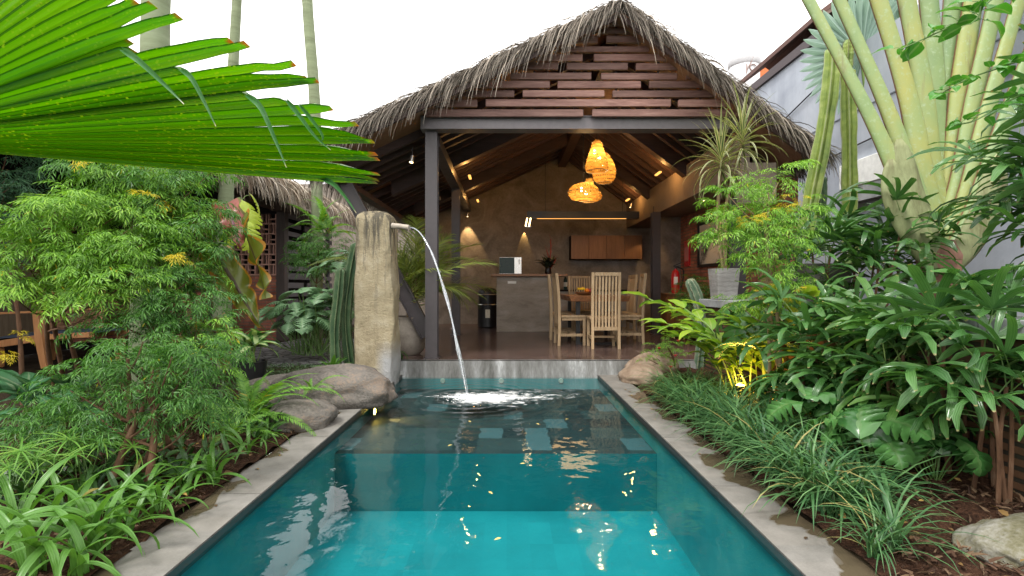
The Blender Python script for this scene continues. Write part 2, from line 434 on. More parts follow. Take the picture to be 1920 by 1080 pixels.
M['step'] = rough_mat('weathered_step_concrete', [(.3, (.07,.067,.06)), (.42, (.15,.147,.138)), (.52, (.22,.217,.208)), (.6, (.3,.3,.295)), (.68, (.48,.48,.48))], 5, (1.6,1,.3), .8, .4, .006, 60, .3, 8)
M['chair'] = wood('bleached_teak', [(.25, (.22,.14,.07)), (.5, (.4,.28,.16)), (.75, (.56,.43,.28))], 'z', 3, .6, .15)
M['table'] = wood('suar_wood', [(.3, (.1,.04,.018)), (.5, (.24,.1,.04)), (.62, (.42,.19,.07)), (.8, (.55,.3,.12))], 'y', 1.0, .35, .05)
M['cab'] = wood('teak_veneer', [(.3, (.2,.085,.03)), (.7, (.34,.16,.06))], 'z', 2, .4, .12)
M['cabdark'] = wood('dark_teak_veneer', [(.3, (.16,.075,.035)), (.7, (.28,.14,.07))], 'z', 2, .45, .15)
M['bartop'] = wood('bar_top_wood', [(.3, (.2,.09,.04)), (.7, (.36,.18,.08))], 'x', 2, .4, .1)
M['lounge'] = wood('oiled_teak', [(.3, (.36,.15,.06)), (.7, (.56,.28,.12))], 'z', 2, .45, .15)
M['pillar'] = None
m, nt, out = base('weathered_sandstone'); v = coords(nt)
n = noise_(nt, v, 5, 6); n2 = noise_(nt, v, 42, 6, .75); st = noise_(nt, coords(nt, (9,9,.6)), 1.7, 6, .7); 
col = ramp(nt, [(.3, (.22,.18,.115)), (.5, (.38,.32,.21)), (.7, (.5,.44,.325))], math_(nt, 'ADD', math_(nt,'MULTIPLY',n,.7), math_(nt,'MULTIPLY',n2,.3)))
sp = nt.nodes.new('ShaderNodeSeparateXYZ'); nt.links.new(v, sp.inputs[0])
hf = math_(nt, 'MULTIPLY', math_(nt, 'SUBTRACT', sp.outputs[2], .7), .9, True)
sm = math_(nt, 'MULTIPLY', ramp(nt, [(.6, (0,0,0)), (.68, (1,1,1))], math_(nt, 'ADD', st, math_(nt, 'MULTIPLY', hf, .16))), math_(nt, 'ADD', math_(nt,'MULTIPLY',n2,.5), .55), True)
col = mixc(nt, math_(nt, 'MULTIPLY', sm, math_(nt, 'ADD', hf, .12, True), True), col, (.075,.07,.062))
lo = math_(nt, 'MULTIPLY', math_(nt, 'SUBTRACT', math_(nt,'ADD',.36,math_(nt,'MULTIPLY',n,.2)), sp.outputs[2]), 5, True)
col = mixc(nt, math_(nt, 'MULTIPLY', lo, math_(nt, 'MULTIPLY', math_(nt, 'ADD', sp.outputs[0], -.02), 9, True)), col, (.42,.42,.42))
bsdf(nt, out, col, .92, math_(nt, 'ADD', n, math_(nt, 'MULTIPLY', n2, .9)), .9, .03, .15); M['pillar'] = m
M['rock'] = rough_mat('river_rock', [(.28, (.035,.03,.026)), (.4, (.09,.08,.07)), (.52, (.155,.14,.125)), (.62, (.22,.165,.125)), (.72, (.24,.225,.21)), (.85, (.34,.33,.31))], 3.4, (1,1,1.3), .85, .9, .03, 48, .2, 10, .5, .36)
M['rock_tan'] = rough_mat('tan_rock', [(.3, (.13,.09,.06)), (.5, (.24,.175,.125)), (.7, (.33,.275,.22))], 4, (1,1,1), .8, .4, .015, 45, .25)
M['rock_moss'] = rough_mat('mossy_pale_rock', [(.3, (.05,.05,.025)), (.45, (.13,.122,.075)), (.6, (.23,.222,.19)), (.75, (.31,.3,.28))], 3.2, (1,1,1), .85, .8, .025, 50, .2, 9, .4, .34)
# coping: grey stone with brown wet stains that have outlines of their own
m, nt, out = base('coping_stone'); v = coords(nt)
n = noise_(nt, v, 7, 6, .6); n2 = noise_(nt, v, 120, 3); ns = noise_(nt, coords(nt, (1,1,1)), 2.6, 4, .5, .6)
sp = nt.nodes.new('ShaderNodeSeparateXYZ'); nt.links.new(v, sp.inputs[0])
ax = math_(nt, 'ABSOLUTE', math_(nt, 'ADD', sp.outputs[0], .08))
col = ramp(nt, [(.28, (.09,.085,.075)), (.42, (.15,.143,.13)), (.55, (.19,.18,.165)), (.72, (.24,.23,.21))], math_(nt, 'ADD', math_(nt,'MULTIPLY',n,.75), math_(nt,'MULTIPLY',n2,.25)))
col = mixc(nt, math_(nt,'MULTIPLY',math_(nt,'SUBTRACT',island(nt),.3),.3,True), col, (.19,.165,.135))
wet = math_(nt, 'MULTIPLY', math_(nt, 'SUBTRACT', math_(nt, 'ADD', ns, math_(nt, 'MULTIPLY', math_(nt, 'SUBTRACT', ax, 1.3), 1.5)), .585), 40, True)
col = mixc(nt, wet, col, (.085,.066,.042))
bsdf(nt, out, col, math_(nt, 'SUBTRACT', .75, math_(nt, 'MULTIPLY', wet, .5)), math_(nt, 'ADD', n, math_(nt, 'MULTIPLY', n2, .3)), .25, .006, .4); M['coping'] = m
M['trim'] = plain('dark_pool_edge', (.03,.03,.03), .35, .5)
M['soil'] = rough_mat('garden_soil', [(.34, (.014,.008,.006)), (.48, (.042,.021,.013)), (.58, (.075,.037,.022)), (.7, (.14,.085,.052))], 12, (1,1,1), .95, 1.0, .05, 75, .1, 10, .5, .45)
M['earth'] = rough_mat('leafy_earth', [(.3, (.016,.012,.008)), (.55, (.04,.028,.018)), (.75, (.07,.052,.03))], 6, (1,1,1), .95, .8, .03, 70, .1)
M['cobble'] = None
m, nt, out = base('cobbled_path'); v = coords(nt)
vo = nt.nodes.new('ShaderNodeTexVoronoi'); vo.inputs['Scale'].default_value = 7; nt.links.new(coords(nt, (1,1.4,1)), vo.inputs['Vector'])
ed = nt.nodes.new('ShaderNodeTexVoronoi'); ed.feature = 'DISTANCE_TO_EDGE'; ed.inputs['Scale'].default_value = 7; nt.links.new(coords(nt, (1,1.4,1)), ed.inputs['Vector'])
sv = nt.nodes.new('ShaderNodeSeparateColor'); nt.links.new(vo.outputs['Color'], sv.inputs[0])
e = math_(nt, 'MULTIPLY', ed.outputs['Distance'], 9, True)
col = mixc(nt, e, (.025,.024,.018), ramp(nt, [(0, (.1,.1,.105)), (1, (.24,.24,.245))], sv.outputs[0]))
bsdf(nt, out, col, .8, e, .8, .02, .3); M['cobble'] = m
def tilemat(name, stops, size, rough, grout, gw=.012, light=None, lfrac=.0, bstr=.25, seed=0.0, spec=.5, nz=2.0, wt=.4, warp=.0):
    m, nt, out = base(name); v = coords(nt)
    sn = nt.nodes.new('ShaderNodeVectorMath'); sn.operation = 'SNAP'; nw = nt.nodes.new('ShaderNodeTexNoise'); nw.inputs['Scale'].default_value = 9; nw.inputs['Detail'].default_value = 3; nt.links.new(v, nw.inputs['Vector'])
    sc1 = nt.nodes.new('ShaderNodeVectorMath'); sc1.operation = 'SCALE'; sc1.inputs['Scale'].default_value = warp; nt.links.new(nw.outputs['Color'], sc1.inputs[0])
    ad1 = nt.nodes.new('ShaderNodeVectorMath'); ad1.operation = 'ADD'; nt.links.new(v, ad1.inputs[0]); nt.links.new(sc1.outputs[0], ad1.inputs[1])
    nt.links.new(ad1.outputs[0], sn.inputs[0]); sn.inputs[1].default_value = (size[0], size[1], size[2] if len(size) > 2 else size[0])
    wn = nt.nodes.new('ShaderNodeTexWhiteNoise'); wn.noise_dimensions = '4D'; wn.inputs['W'].default_value = seed; nt.links.new(sn.outputs[0], wn.inputs['Vector'])
    n = noise_(nt, v, nz, 5, .6)
    f = math_(nt, 'ADD', math_(nt, 'MULTIPLY', wn.outputs['Value'], wt), math_(nt, 'MULTIPLY', n, 1-wt))
    col = ramp(nt, stops, f)
    if light:
        col = mixc(nt, math_(nt, 'MULTIPLY', math_(nt, 'GREATER_THAN', math_(nt, 'FRACT', math_(nt, 'MULTIPLY', wn.outputs['Value'], 13.7)), 1-lfrac), .9), col, light)
    fr = []
    sp = nt.nodes.new('ShaderNodeSeparateXYZ'); nt.links.new(v, sp.inputs[0])
    for i in range(2):
        t = math_(nt, 'FRACT', math_(nt, 'DIVIDE', sp.outputs[i], size[i]))
        fr.append(math_(nt, 'LESS_THAN', t, gw/size[i]))
    g = math_(nt, 'MAXIMUM', fr[0], fr[1]) if gw else None
    if gw: col = mixc(nt, g, col, grout)
    bsdf(nt, out, col, rough, math_(nt, 'SUBTRACT', math_(nt,'MULTIPLY',n,.3), g) if gw else n, bstr, .004, spec); return m
M['floor'] = tilemat('brown_floor_tile', [(.25, (.05,.031,.027)), (.5, (.088,.055,.048)), (.75, (.125,.085,.075))], (.6,.6,9), .22, (.2,.15,.13), .006, None, 0, .1, 0, .5, 3)
M['teal'] = tilemat('green_pool_stone', [(.2, (.003,.155,.18)), (.5, (.006,.21,.24)), (.8, (.012,.265,.295))], (.15,.3,.3), .6, (.008,.25,.28), 0, None, 0, .2, 3.0, .5, 2.0, .2)
M['poolwall'] = tilemat('chalky_pool_wall_scatter_tint', [(.2, (.02,.2,.23)), (.5, (.045,.29,.31)), (.8, (.13,.36,.36))], (.4,.4,.3), .6, (.008,.25,.28), 0, None, 0, .2, 3.0, .5, 2.5, .1)  # chalky stone, coloured paler still for light scattered in the water
M['poolwall2'] = tilemat('shelf_face_stone', [(.2, (.0,.12,.14)), (.5, (.003,.17,.19)), (.8, (.01,.22,.24))], (.4,.4,.3), .6, (.008,.25,.28), 0, None, 0, .2, 3.0, .5, 2.5, .1)
M['shelf'] = tilemat('dark_pool_stone', [(.25, (.012,.018,.022)), (.5, (.024,.034,.038)), (.75, (.05,.06,.062))], (.19,.3,9), .6, (.02,.03,.03), 0, (.085,.12,.135), .09, .2, 5.0, .5, 2.0, .4, .07)
m, nt, out = base('pool_water'); v = coords(nt, (1,1.0,1))
b1 = noise_(nt, v, 2.2, 2, .5, .4); b2 = noise_(nt, v, 9, 2, .5, .3)
ds = nt.nodes.new('ShaderNodeVectorMath'); ds.operation = 'DISTANCE'; nt.links.new(v, ds.inputs[0]); ds.inputs[1].default_value = (-.385, 5.03, 0)
near = math_(nt, 'POWER', math_(nt, 'SUBTRACT', 1.0, math_(nt, 'MULTIPLY', ds.outputs['Value'], .55), True), 2)
rg = math_(nt, 'MULTIPLY', math_(nt, 'SINE', math_(nt, 'MULTIPLY', ds.outputs['Value'], 42)), math_(nt, 'MULTIPLY', near, .5))
h = math_(nt, 'ADD', math_(nt, 'ADD', b1, math_(nt, 'MULTIPLY', b2, math_(nt, 'ADD', .22, math_(nt, 'MULTIPLY', near, .8)))), rg)
bp = nt.nodes.new('ShaderNodeBump'); bp.inputs['Strength'].default_value = .32; bp.inputs['Distance'].default_value = .03; nt.links.new(h, bp.inputs['Height'])
fr = nt.nodes.new('ShaderNodeFresnel'); fr.inputs[0].default_value = 1.33; nt.links.new(bp.outputs[0], fr.inputs['Normal'])
gl = nd(nt, 'ShaderNodeBsdfGlossy', Roughness=.015); nt.links.new(bp.outputs[0], gl.inputs['Normal'])
tr = nd(nt, 'ShaderNodeBsdfTransparent', Color=(.7,.97,.97,1))
mx = nt.nodes.new('ShaderNodeMixShader'); nt.links.new(fr.outputs[0], mx.inputs[0]); nt.links.new(tr.outputs[0], mx.inputs[1]); nt.links.new(gl.outputs[0], mx.inputs[2]); nt.links.new(mx.outputs[0], out.inputs[0]); M['water'] = m
def foam(name, dens, scale):
    m, nt, out = base(name)
    b = bsdf(nt, None, (.85,.87,.88), .35, spec=.5)
    at = nt.nodes.new('ShaderNodeAttribute'); at.attribute_name = 'lf'
    sp = nt.nodes.new('ShaderNodeSeparateXYZ'); nt.links.new(at.outputs['Vector'], sp.inputs[0])
    n = noise_(nt, coords(nt, (1,2.2,1)), scale, 6, .62, 1.2)
    f = math_(nt, 'MULTIPLY', math_(nt, 'SUBTRACT', math_(nt, 'ADD', n, math_(nt, 'MULTIPLY', sp.outputs[1], dens)), .62), 9, True)
    t = nt.nodes.new('ShaderNodeBsdfTransparent'); mx = nt.nodes.new('ShaderNodeMixShader')
    nt.links.new(math_(nt,'MULTIPLY',f,.85), mx.inputs[0]); nt.links.new(t.outputs[0], mx.inputs[1]); nt.links.new(b.outputs[0], mx.inputs[2]); nt.links.new(mx.outputs[0], out.inputs[0]); return m
M['foam'] = foam('water_foam', .42, 8)
m, nt, out = base('falling_water')
gl = nd(nt, 'ShaderNodeBsdfGlossy', Roughness=.08); df = nd(nt, 'ShaderNodeBsdfDiffuse', Color=(.75,.8,.85,1)); tr = nd(nt, 'ShaderNodeBsdfTransparent', Color=(.95,.97,1,1))
n = noise_(nt, coords(nt, (9,9,1.5)), 6, 4)
a = nt.nodes.new('ShaderNodeMixShader'); a.inputs[0].default_value = .3; nt.links.new(gl.outputs[0], a.inputs[1]); nt.links.new(df.outputs[0], a.inputs[2])
b_ = nt.nodes.new('ShaderNodeMixShader'); nt.links.new(ramp_f(nt, n, .15, .6), b_.inputs[0]); nt.links.new(tr.outputs[0], b_.inputs[1]); nt.links.new(a.outputs[0], b_.inputs[2]); nt.links.new(b_.outputs[0], out.inputs[0]); M['stream'] = m
m, nt, out = base('blue_grey_render'); v = coords(nt)
n = noise_(nt, v, .9, 7, .6, .6); st = noise_(nt, coords(nt, (1,2.4,.22)), 2.2, 6, .65); n3 = noise_(nt, v, 25, 3)
col = ramp(nt, [(.3, (.25,.275,.325)), (.5, (.37,.4,.455)), (.7, (.47,.495,.545))], math_(nt, 'ADD', math_(nt,'MULTIPLY',n,.75), math_(nt,'MULTIPLY',st,.25)))
col = mixc(nt, ramp(nt, [(.6, (0,0,0)), (.78, (.6,.6,.6))], noise_(nt, coords(nt, (1,1.3,.5)), 1.6, 8, .7, 1)), col, (.2,.21,.23))
bsdf(nt, out, col, .9, n3, .2, .01, .2); M['bwall'] = m
M['brick_x'] = brick_mat('red_brick_facing_camera', (.3,.1,.07), (.42,.17,.12), (.2,.15,.12), (0,2,1))
M['brick_y'] = brick_mat('red_brick_side', (.3,.105,.07), (.42,.17,.115), (.18,.13,.1), (1,2,0))
M['brick_p'] = brick_mat('planter_brick', (.1,.055,.032), (.17,.085,.045), (.035,.03,.022), (1,2,0), .2, .055, .012, .9, .012, (.05,.055,.028))
M['terra'] = plain('terracotta_block', (.5,.29,.23), .85, .2)
M['terra_band'] = plain('orange_terracotta_band', (.38,.14,.06), .85, .2)
M['bwood'] = wood('grey_brown_post_wood', [(.3, (.05,.036,.032)), (.7, (.1,.075,.066))], 'z', 2, .65)
M['slat'] = wood('black_stained_slat', [(.3, (.05,.047,.053)), (.7, (.12,.112,.122))], 'y', 2, .55)
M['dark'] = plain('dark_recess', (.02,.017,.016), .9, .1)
M['curtain'] = wood('tan_curtain', [(.3, (.2,.15,.1)), (.7, (.34,.27,.19))], 'z', 3, .9, .1, .1)
M['cap'] = rough_mat('grey_cap_stone', [(.3, (.16,.165,.165)), (.5, (.27,.28,.285)), (.7, (.4,.41,.42))], 4, (1,1,1), .8, .3, .006, 60, .3)
m, nt, out = base('ribbed_stone_pot'); v = coords(nt)
wv = nt.nodes.new('ShaderNodeTexWave'); wv.bands_direction = 'Z'; wv.inputs['Scale'].default_value = 22; wv.inputs['Distortion'].default_value = 2.5; wv.inputs['Detail'].default_value = 3; nt.links.new(v, wv.inputs['Vector'])
n = noise_(nt, v, 6, 5)
col = mixc(nt, math_(nt,'MULTIPLY',wv.outputs['Fac'],.4), ramp(nt, [(.3, (.26,.25,.24)), (.7, (.42,.41,.4))], n), (.2,.19,.18))
bsdf(nt, out, col, .85, wv.outputs['Fac'], .7, .012, .2); M['potstone'] = m
M['potdark'] = rough_mat('dark_stone_pot', [(.3, (.07,.066,.06)), (.7, (.16,.15,.14))], 4, (1,1,6), .85, .5, .01, 40, .2)
M['potconc'] = rough_mat('weathered_concrete_pot', [(.3, (.13,.11,.095)), (.5, (.25,.215,.18)), (.72, (.36,.32,.27))], 5, (1,1,1), .85, .3, .008, 50, .25)
M['red'] = plain('red_enamel', (.5,.015,.02), .3, .5)
M['white'] = plain('white_plaster', (.78,.78,.76), .8, .3)
M['paper'] = plain('pale_paper', (.62,.58,.5), .8, .2)
M['steelmet'] = plain('brushed_steel', (.55,.53,.5), .3, .5, .9)
M['glassdark'] = plain('dark_glass', (.02,.045,.04), .3, .25)
M['cushion'] = plain('blue_grey_cushion', (.07,.09,.13), .9, .2)
M['rattan'] = None
m, nt, out = base('woven_rattan_seat'); v = coords(nt)
wv = nt.nodes.new('ShaderNodeTexWave'); wv.bands_direction = 'Z'; wv.inputs['Scale'].default_value = 16; nt.links.new(v, wv.inputs['Vector'])
wx = nt.nodes.new('ShaderNodeTexWave'); wx.bands_direction = 'X'; wx.inputs['Scale'].default_value = 3.5; nt.links.new(v, wx.inputs['Vector'])
bsdf(nt, out, ramp(nt, [(.2, (.1,.05,.025)), (.7, (.4,.23,.12))], math_(nt, 'MULTIPLY', wv.outputs['Fac'], math_(nt,'ADD',math_(nt,'MULTIPLY',wx.outputs['Fac'],.35),.65))), .6, wv.outputs['Fac'], .6, .01); M['rattan'] = m
# woven lamp shade: thin cane that lets the bulb shine through, with open gaps in the weave
m, nt, out = base('woven_cane_shade')
at = nt.nodes.new('ShaderNodeAttribute'); at.attribute_name = 'lf'
sp = nt.nodes.new('ShaderNodeSeparateXYZ'); nt.links.new(at.outputs['Vector'], sp.inputs[0])
nn = noise_(nt, coords(nt), 26, 3, .6, 1.5)
s1 = math_(nt, 'SINE', math_(nt, 'ADD', math_(nt, 'MULTIPLY', sp.outputs[0], 46), math_(nt, 'MULTIPLY', sp.outputs[1], 26)))
s2 = math_(nt, 'SINE', math_(nt, 'SUBTRACT', math_(nt, 'MULTIPLY', sp.outputs[0], 46), math_(nt, 'MULTIPLY', sp.outputs[1], 26)))
hole = math_(nt, 'GREATER_THAN', math_(nt, 'ADD', math_(nt, 'MULTIPLY', s1, s2), math_(nt, 'MULTIPLY', nn, .5)), .6)
col = ramp(nt, [(.3, (.22,.1,.022)), (.7, (.42,.23,.06))], nn)
df = nt.nodes.new('ShaderNodeBsdfDiffuse'); nt.links.new(col, df.inputs[0]); tl = nt.nodes.new('ShaderNodeBsdfTranslucent'); nt.links.new(col, tl.inputs[0])
a = nt.nodes.new('ShaderNodeMixShader'); a.inputs[0].default_value = .7; nt.links.new(df.outputs[0], a.inputs[1]); nt.links.new(tl.outputs[0], a.inputs[2])
t = nt.nodes.new('ShaderNodeBsdfTransparent'); mx = nt.nodes.new('ShaderNodeMixShader'); nt.links.new(hole, mx.inputs[0]); nt.links.new(a.outputs[0], mx.inputs[1]); nt.links.new(t.outputs[0], mx.inputs[2]); nt.links.new(mx.outputs[0], out.inputs[0]); M['cane'] = m
M['bulb'] = glow('lit_bulb', (1, .78, .4), 9)
M['led'] = glow('lit_led_strip', (1, .45, .1), .7)
M['spotface'] = glow('lit_spot_face', (1, .68, .3), 4)
M['amber'] = glow('lit_garden_lamp', (1, .55, .1), 25)

# ------------------------------------------------------------------ ground, pool, coping, paths
XL, XR, YF, YN = -1.27, 1.11, 6.16, -1.2           # pool edges
m = MB()
xs = [-150, XL-.25, XR+.25, 150]; ys = [-40, YN-.25, YF+.1, 250]
for i in range(3):
    for j in range(3):
        if (i, j) != (1, 1):
            m.add([(xs[i],ys[j],-.012),(xs[i+1],ys[j],-.012),(xs[i+1],ys[j+1],-.012),(xs[i],ys[j+1],-.012)], [(0,1,2,3)])
tag(m.build('ground', M['earth'], smooth=False), kind='structure')
def bump(x, y, a=.03, s=2.2): return a*(mnoise.noise((x*s, y*s, 3.1)) + .5*mnoise.noise((x*s*3, y*s*3, 8.1)))
m = MB(); m.grid(lambda u, v: (1.36+u*1.02, .6+v*5.5, .02+.08*u+bump(1.36+u*1.02, .6+v*6, .05, 3)), 60, 200)
tag(m.build('soil_bed', M['soil']), kind='structure')
m = MB(); m.grid(lambda u, v: (-1.5-u*1.9, .6+v*5.2, .015+.05*u+bump(-1.5-u*1.9, .6+v*5.2, .04, 3)), 50, 150)
tag(m.build('soil_bed', M['soil']), kind='structure')
m = MB(); m.grid(lambda u, v: (-4.6+u*2.4+.5*v, 6.3+v*3.9, .02+bump(u*2, v*4, .012, 2)), 14, 24)
tag(m.build('path', M['cobble']), kind='structure')
D = -.60
m = MB()
a = [(XL,YN),(XR,YN),(XR,YF),(XL,YF)]
for (x0,y0),(x1,y1) in zip(a, a[1:]+a[:1]):
    m.add([(x0,y0,-.05),(x1,y1,-.05),(x1,y1,D),(x0,y0,D)], [(0,1,2,3)], mi=2)
m.add([(XL,YN,D),(XR,YN,D),(XR,YF,D),(XL,YF,D)], [(0,1,2,3)])
for (lo, hi) in (((XL-.02,YN,-.30),(XL+.018,YF-.002,-.004)), ((XR-.018,YN,-.30),(XR+.02,YF-.002,-.004))):
    m.box((lo[0],lo[1],-.052), hi, mi=1)
tag(m.build('pool_basin', [M['teal'], M['trim'], M['poolwall']], smooth=False), kind='structure')
m = MB(); m.add([(XL+.001,3.78,-.175),(XR-.001,3.78,-.175),(XR-.001,YF-.003,-.175),(XL+.001,YF-.003,-.175)], [(0,1,2,3)])
m.add([(XL+.001,3.78,D+.001),(XR-.001,3.78,D+.001),(XR-.001,3.78,-.175),(XL+.001,3.78,-.175)], [(0,1,2,3)], mi=1)
tag(m.build('pool_shelf', [M['shelf'], M['poolwall2']], smooth=False), kind='structure')
m = MB(); m.add([(XL+.018,YN,-.035),(XR-.018,YN,-.035),(XR-.018,YF-.001,-.035),(XL+.018,YF-.001,-.035)], [(0,1,2,3)])
tag(m.build('water', M['water'], smooth=False), kind='structure')
m = MB()
for sx, x0, x1, cut in ((-1, XL-.245, XL+.012, (-1.2,.35,1.55,2.62,3.62,4.5,5.4,6.15)), (1, XR-.012, XR+.27, (-1.2,.5,1.72,2.72,3.6,4.45,5.3,6.15))):
    for c0, c1 in zip(cut, cut[1:]):
        n = 8
        for i in range(n):
            y0, y1 = c0+.004+(c1-c0-.008)*i/n, c0+.004+(c1-c0-.008)*(i+1)/n
            e = lambda y: .035*mnoise.noise((y*2.3, sx*5.0, 1.0)) + .012*mnoise.noise((y*9, sx*3.0, 2.0))
            if sx < 0: V = [(x0+e(y0),y0),(x1,y0),(x1,y1),(x0+e(y1),y1)]
            else: V = [(x0,y0),(x1+e(y0),y0),(x1+e(y1),y1),(x0,y1)]
            m.add([(x,y,-.055) for x,y in V]+[(x,y,.0) for x,y in V], [(4,5,6,7),(0,1,5,4),(1,2,6,5),(2,3,7,6),(3,0,4,7)])
m.box((XL+.02, YN-.5, -.055), (XR-.02, YN-.001, 0))
cop = tag(m.build('pool_coping', M['coping'], smooth=False), kind='structure')
# stepping stones and moss strip left of the pillar
m = MB(); m.grid(lambda u, v: (-3.3+u*1.5, 4.9+v*1.6+.2*u, .03+bump(u*4, v*4, .02, 2)), 20, 20)
tag(m.build('ground_cover_bed', M['earth']), kind='structure')
def rock(name, label, c, r, mat, seed, amp=.18, flat=.45, cat='rock', rotz=0, **kw):
    import bmesh
    bm = bmesh.new(); bmesh.ops.create_icosphere(bm, subdivisions=5, radius=1)
    ca, sa = math.cos(rotz), math.sin(rotz)
    for v in bm.verts:
        p = v.co.copy(); q = p + Vector((seed*3.1, seed*1.7, seed))
        k = 1 + amp*mnoise.noise(q*1.1) + amp*.45*mnoise.noise(q*2.6) + amp*.12*mnoise.noise(q*8)
        x, y, z = p.x*k*r[0], p.y*k*r[1], max(p.z*k, -flat)*r[2]
        v.co = (x*ca-y*sa, x*sa+y*ca, z)
    me = bpy.data.meshes.new(name); bm.to_mesh(me); bm.free(); me.materials.append(mat)
    me.polygons.foreach_set('use_smooth', np.full(len(me.polygons), True))
    o = bpy.data.objects.new(name, me); COL.objects.link(o); o.location = tuple(c)
    return tag(o, label, cat, **kw)
# ------------------------------------------------------------------ the thatched pavilion
RX, RZ, SL, SR, TH = 1.32, 4.40, .462, .74, .12
RY0, RY1, FZ = 5.95, 12.75, .16
EL, ER = -2.35, 3.64
def top(x): return RZ - (SL*(RX-x) if x < RX else SR*(x-RX))
und = lambda x: top(x) - TH
floor = MB()
floor.box((-1.72, 6.26, -.3), (4.4, 13.0, FZ-.012), mi=0)
floor.add([(-1.71,6.30,FZ),(4.39,6.30,FZ),(4.39,12.99,FZ),(-1.71,12.99,FZ)], [(0,1,2,3)], mi=1)
floor.add([(-1.71,6.262,FZ-.002),(4.39,6.262,FZ-.002),(4.39,6.30,FZ-.002),(-1.71,6.30,FZ-.002)], [(0,1,2,3)], mi=0)
tag(floor.build('pavilion_floor', [M['step'], M['floor']], smooth=False), kind='structure')
pav = thing('thatched_pavilion', 'open pavilion with shaggy thatched gable roof, dark plank gable and steel posts beyond the pool', 'pavilion', (.9, 6.3, FZ))
roof = MB()
def slab(m, x0, x1, ya, yb, f0, f1, mi=0):
    V = [(x, y, f(x)) for y in (ya, yb) for x, f in ((x0, f0), (x1, f0), (x1, f1), (x0, f1))]
    m.add(V, [(3,2,1,0),(4,5,6,7),(0,1,5,4),(1,2,6,5),(2,3,7,6),(3,0,4,7)], mi=mi)
slab(roof, EL, RX, RY0, RY1, und, top); slab(roof, RX, ER, RY0, RY1, und, top)
roof = roof.build('roof', M['thatch'], pav, smooth=False)
m = MB(); l2 = lambda x: und(x)-.003; l3 = lambda x: und(x)-.018
slab(m, EL+.03, RX-.001, RY0+.02, RY1-.05, l3, l2); slab(m, RX+.001, ER-.03, RY0+.02, RY1-.05, l3, l2)
m.build('ceiling_boards', M['lath'], roof, smooth=False)
m = MB(); r2 = lambda x: und(x)-.02; r3 = lambda x: und(x)-.085
slab(m, EL+.05, RX-.03, RY0+.03, RY0+.07, r3, r2); m.build('rake_board', M['rafter'], roof, smooth=False)
m = MB(); slab(m, RX+.03, ER-.05, RY0+.03, RY0+.07, r3, r2); m.build('rake_board', M['rafter'], roof, smooth=False)
# rafters
yy = 6.72
while yy < 12.2:
    if not (8.05 < yy < 8.5 or 10.2 < yy < 10.5):
        for a, b in ((EL+.06, RX-.08), (RX+.08, ER-.06)):
            m = MB(); slab(m, a, b, yy, yy+.075, lambda x: und(x)-.13, lambda x: und(x)-.019); m.build('rafter', M['rafter'], pav, smooth=False)
    yy += .30
for y0 in (8.2, 10.3):
    for a, b in ((EL+.5, RX-.02), (RX+.02, ER-.5)):
        m = MB(); slab(m, a, b, y0, y0+.16, lambda x: und(x)-.30, lambda x: und(x)-.02); m.build('principal_rafter', M['rafter'], pav, smooth=False)
m = MB(); m.box((RX-.09, 6.6, RZ-TH-.36), (RX+.09, 12.29, RZ-TH-.09)); m.build('ridge_beam', M['rafter'], pav, smooth=False)
m = MB(); m.box((RX-.3, 7.2, RZ-TH-.40), (RX+.3, 8.0, RZ-TH-.365)); m.build('ridge_panel', M['lath'], pav, smooth=False)
# gable planks, laid in staggered rows with gaps
rows = [(547,583,[(420,1210),(1255,1985)]),(497,533,[(450,680),(722,1647),(1687,1930)]),(452,485,[(520,865),(907,1315),(1357,1905)]),(405,440,[(600,1042),(1082,1498),(1540,1860)]),
        (363,396,[(680,795),(845,1250),(1300,1680),(1725,1840)]),(313,347,[(800,1083),(1127,1433),(1475,1800)]),(270,304,[(900,1207),(1263,1740)]),(229,257,[(1010,1540),(1585,1690)]),
        (178,213,[(1085,1283),(1325,1640)]),(143,168,[(1160,1560)]),(90,130,[(1270,1540)]),(50,80,[(1340,1470)])]
YP = 6.22
for z0, z1, spans in rows:
    for a, b in spans:
        p0, p1 = P(640+a*.375, z1*.375, YP), P(640+b*.375, z0*.375, YP)
        hh = p1[2]-p0[2]; j = rnd.uniform(-.012, .012)
        zt = p1[2]
        lim_l = RX-(RZ-TH+.085-zt)/SL; lim_r = RX+(RZ-TH+.085-zt)/SR
        x0, x1 = max(p0[0], lim_l), min(p1[0], lim_r)
        if x1-x0 < .05: continue
        m = MB(); m.box((x0, YP+j, p0[2]), (x1, YP+.045+j, p1[2])); m.build('gable_plank', M['plank'], pav, smooth=False, bevel=.004)
for px in (848, 925, 1002, 1077, 1155, 1234, 1313):
    x = P(px, 0, 6.3)[0]; m = MB(); m.box((x-.012, 6.285, 3.16), (x+.012, 6.31, und(x)-.02)); m.build('gable_stud', M['steel'], pav, smooth=False)
